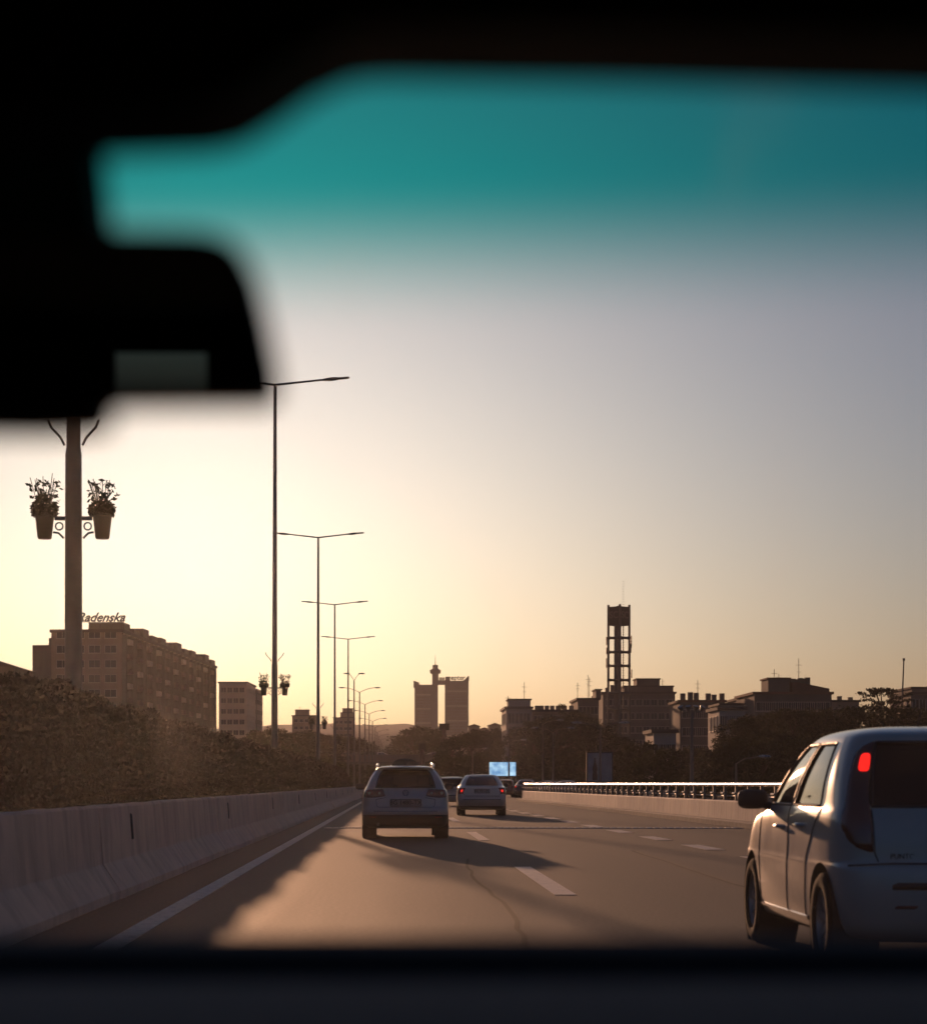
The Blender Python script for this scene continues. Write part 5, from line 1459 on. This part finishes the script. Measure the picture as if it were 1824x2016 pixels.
for k in range(len(rim)):
    i, j = rim[k], rim[(k + 1) % len(rim)]; d.f.append((i, j, j + nn, i + nn)); d.mi.append(0)
do = d.build('glare_film', glare_film_mat(), ws); do['kind'] = 'stuff'
# roof lining with the front header, lower on the mirror side
b = MB()
hp = [(-900, 252), (-300, 252), (180, 252), (400, 244), (470, 228), (540, 185), (610, 135), (690, 98), (760, 92), (1300, 100), (1824, 114), (2400, 130), (3000, 150)]
lo = [E(px, py, 0.72) for px, py in hp]
poly = [(max(-.62, min(.62, x)), z) for x, z in lo] + [(.62, 1.47), (-.62, 1.47)]
b.prism(poly, 'y', 0.70, 0.755)
b.box(-.66, .66, -1.75, 0.70 - .002, 1.40, 1.47)
b.build('headliner', M_trim, ego)
b = MB(); b.cbox(-.64, .64, -1.75, .73, 1.475, 1.50, .01); b.build('roof', M_ego, ego)
# dashboard
b = MB(); b.prism([(0.90, 0.60), (1.36, 0.60), (1.36, 0.93), (1.33, 0.985), (1.24, 1.024), (1.20, 1.034), (1.17, 1.030), (1.13, 0.985), (0.90, 0.90)], 'x', -.68, .68)
b.build('dashboard', M_trim, ego)
b = MB(); b.prism([(0.70, 0.955), (0.86, 0.990), (1.00, 1.005), (1.10, 1.018), (1.112, 1.014), (1.12, 0.99), (0.90, 0.95), (0.72, 0.92)], 'x', -.67, .67)
b.build('dashboard_pad', M_dashm, ego, smooth=40)
# bonnet, doors, floor, tail
b = MB(); b.prism([(1.40, .60), (2.45, .55), (2.50, .66), (2.42, .76), (1.9, .86), (1.46, .915), (1.43, .90)], 'x', -.74, .74); b.build('bonnet', M_ego, ego, smooth=30)
b = MB(); b.box(-.72, .72, -1.75, 1.40, .18, .24); b.build('floor_pan', M_trim, ego)
b = MB(); b.prism([(2.30, .22), (2.52, .24), (2.56, .45), (2.50, .56), (2.30, .56)], 'x', -.76, .76); b.build('front_bumper', M_ego, ego)
for s in (-1, 1):
    b = MB(); b.box(s*.74 - .05, s*.74 + .05, -1.75, -.35, .25, .93); b.build('rear_door', M_ego, ego)
    b = MB(); b.box(s*.74 - .05, s*.74 + .05, -.34, 1.38, .25, .93); o = b.build('front_door', M_ego, ego)
    b = MB(); b.cbox(s*.69 - .03, s*.69 + .03, -.28, 1.2, .60, .90, .01); b.build('door_card', M_trim, o)
    b = MB(); b.tube([(s*.72, 1.36, .93), (s*.60, .72, 1.43)], .035, 8); b.build('windscreen_pillar', M_trim, ego)
    b = MB(); b.tube([(s*.72, -.34, .93), (s*.61, -.36, 1.43)], .045, 8); b.build('door_pillar', M_trim, ego)
    b = MB(); b.tube([(s*.72, -1.72, .93), (s*.61, -1.60, 1.43)], .06, 8); b.build('rear_pillar', M_trim, ego)
    for (y0, y1) in ((-.30, 1.18), (-1.58, -.40)):
        b = MB(); b.add([(s*.715, y0, .93), (s*.715, y1, .93), (s*.615, min(y1, .74), 1.42), (s*.615, y0, 1.42)], [(0, 1, 2, 3)]); b.build('side_window', M_glass, ego)
    for y in (-1.35, 1.75):
        make_wheel(ego, s*.70, y, .30, .18, s)
    b = MB(); b.box(s*.34 - .24, s*.34 + .24, -.55, -.05, .3, .55); b.prism([(-.72, .5), (-.52, .5), (-.62, 1.04), (-.72, 1.04)], 'x', s*.34 - .23, s*.34 + .23)
    b.build('front_seat', M_seat, ego)
# interior mirror, turned so that it shows the rear window
mc = P(60, 640, 0.80)
eye = Vector((0, 0, CZ)); hit = P(345, 730, 0.79); tgt = Vector((-0.30, -1.72, 1.325))
nrm = ((tgt - hit).normalized() - (hit - eye).normalized()).normalized()
def refl(px, py):
    h = P(px, py, .79); v = (h - eye).normalized(); r = v - nrm * (2 * v.dot(nrm)); t = (-1.70 - h.y) / r.y; return h + r * t
strip = [refl(260, 690), refl(430, 690), refl(430, 772), refl(260, 772)]
sx0 = min(p.x for p in strip) - XC; sx1 = max(p.x for p in strip) - XC; sz0 = min(p.z for p in strip); sz1 = max(p.z for p in strip)
mir = empty('rear_view_mirror', (mc.x - XC, mc.y, mc.z), parent=ego)
q = Vector((0, -1, 0)).rotation_difference(nrm); mir.rotation_mode = 'QUATERNION'; mir.rotation_quaternion = q
out_ = [(390, 452), (440, 462), (478, 490), (505, 540), (526, 620), (545, 715), (550, 765), (535, 792), (500, 797), (215, 800), (208, 838), (170, 852), (60, 856), (-300, 850), (-640, 830), (-690, 790), (-690, 560), (-650, 480), (-580, 452), (0, 446)]
def ML(px, py, d=.80): p = P(px, py, d); return (p.x - mc.x, p.z - mc.z)
poly = [ML(*p) for p in out_][::-1]
b = MB(); n = len(poly); cx = sum(p[0] for p in poly)/n; cz = sum(p[1] for p in poly)/n
def ringp(k, y): return [(cx + (x - cx)*k, y, cz + (z - cz)*k) for x, z in poly]
rings = [ringp(.985, 0.0), ringp(1.0, .004), ringp(1.0, .02), ringp(.93, .035), ringp(.7, .045)]
v = [p for r_ in rings for p in r_]; f = [(k*n+i, k*n+(i+1) % n, (k+1)*n+(i+1) % n, (k+1)*n+i) for k in range(4) for i in range(n)]
f += [tuple(range(n)), tuple(4*n+i for i in range(n-1, -1, -1))]
b.add(v, f); b.build('mirror_housing', M_trim, mir, smooth=30)
M_mirror = mat('mirror_silver', (0.86, 0.87, 0.87), 0.03, metal=1.0, var=0.02)
for nd in M_mirror.node_tree.nodes:
    if nd.type == 'MAP_RANGE': nd.inputs['To Min'].default_value = 0.0; nd.inputs['To Max'].default_value = 0.004
gp = [(385, 475), (430, 482), (465, 510), (490, 560), (508, 630), (524, 715), (526, 760), (512, 775), (230, 779), (-580, 770), (-660, 740), (-660, 560), (-620, 490), (-560, 472)]
b = MB(); b.prism([ML(*p) for p in gp][::-1], 'y', -.004, -.0015); b.build('mirror_glass', M_mirror, mir)
b = MB()
st = [ML(px, py) for px, py in ((-130, 470), (195, 470), (188, 400), (178, 300), (172, 225), (-200, 225), (-180, 400))]
b.prism(st[::-1], 'y', .012, .06); b.build('mirror_stem', M_trim, mir)
# rear bulkhead with the rear window, back seat and its headrests leaving a gap
wz0, wz1 = sz0 - .05, sz1
block(ego, 'parcel_shelf', -.66, .66, -1.75, -1.45, .86, .90, M_trim)
block(ego, 'tailgate', -.74, .74, -1.80, -1.74, .30, wz0, M_ego)
block(ego, 'rear_header', -.66, .66, -1.78, -1.70, wz1, 1.40 - .002, M_trim)
for (x0, x1) in ((-.66, -.56), (.56, .66)): block(ego, 'rear_frame', x0, x1, -1.78, -1.70, wz0 + .001, wz1 - .001, M_trim)
b = MB(); b.add([(-.56, -1.74, wz0), (.56, -1.74, wz0), (.56, -1.74, wz1), (-.56, -1.74, wz1)], [(0, 1, 2, 3)]); b.build('rear_window', M_glass_clear, ego)
bs = MB(); bs.prism([(-1.45, .35), (-.95, .35), (-.98, .58), (-1.28, .60), (-1.40, min(sz0, 1.1)), (-1.50, min(sz0, 1.1))], 'x', -.62, .62); bs_o = bs.build('rear_seat', M_seat, ego)
for (x0, x1) in ((sx0 - .36, sx0 - .0), (sx1, sx1 + .30)):
    b = MB(); b.cbox(x0, x1, -1.50, -1.42, min(sz0, 1.1) - .03, sz1 + .03, .02); b.build('headrest', M_seat, bs_o)
# ------------------------------------------------------------------ the hazy evening air
hz = MB(); hz.box(-2540, 2540, -190, 4340, -1.06, 128)
def haze_mat():
    m = bpy.data.materials.new('evening_haze'); nt, N, L = nodes_of(m)
    out = N.new('ShaderNodeOutputMaterial'); pv = N.new('ShaderNodeVolumePrincipled')
    pv.inputs['Color'].default_value = (0.96, 0.90, 0.82, 1); pv.inputs['Density'].default_value = HAZE; pv.inputs['Anisotropy'].default_value = 0.3
    L.new(pv.outputs[0], out.inputs['Volume'])
    return m
HAZE = 0.00009
ho = hz.build('haze', haze_mat()); tag(ho, kind='stuff')
ho.display_type = 'WIRE'
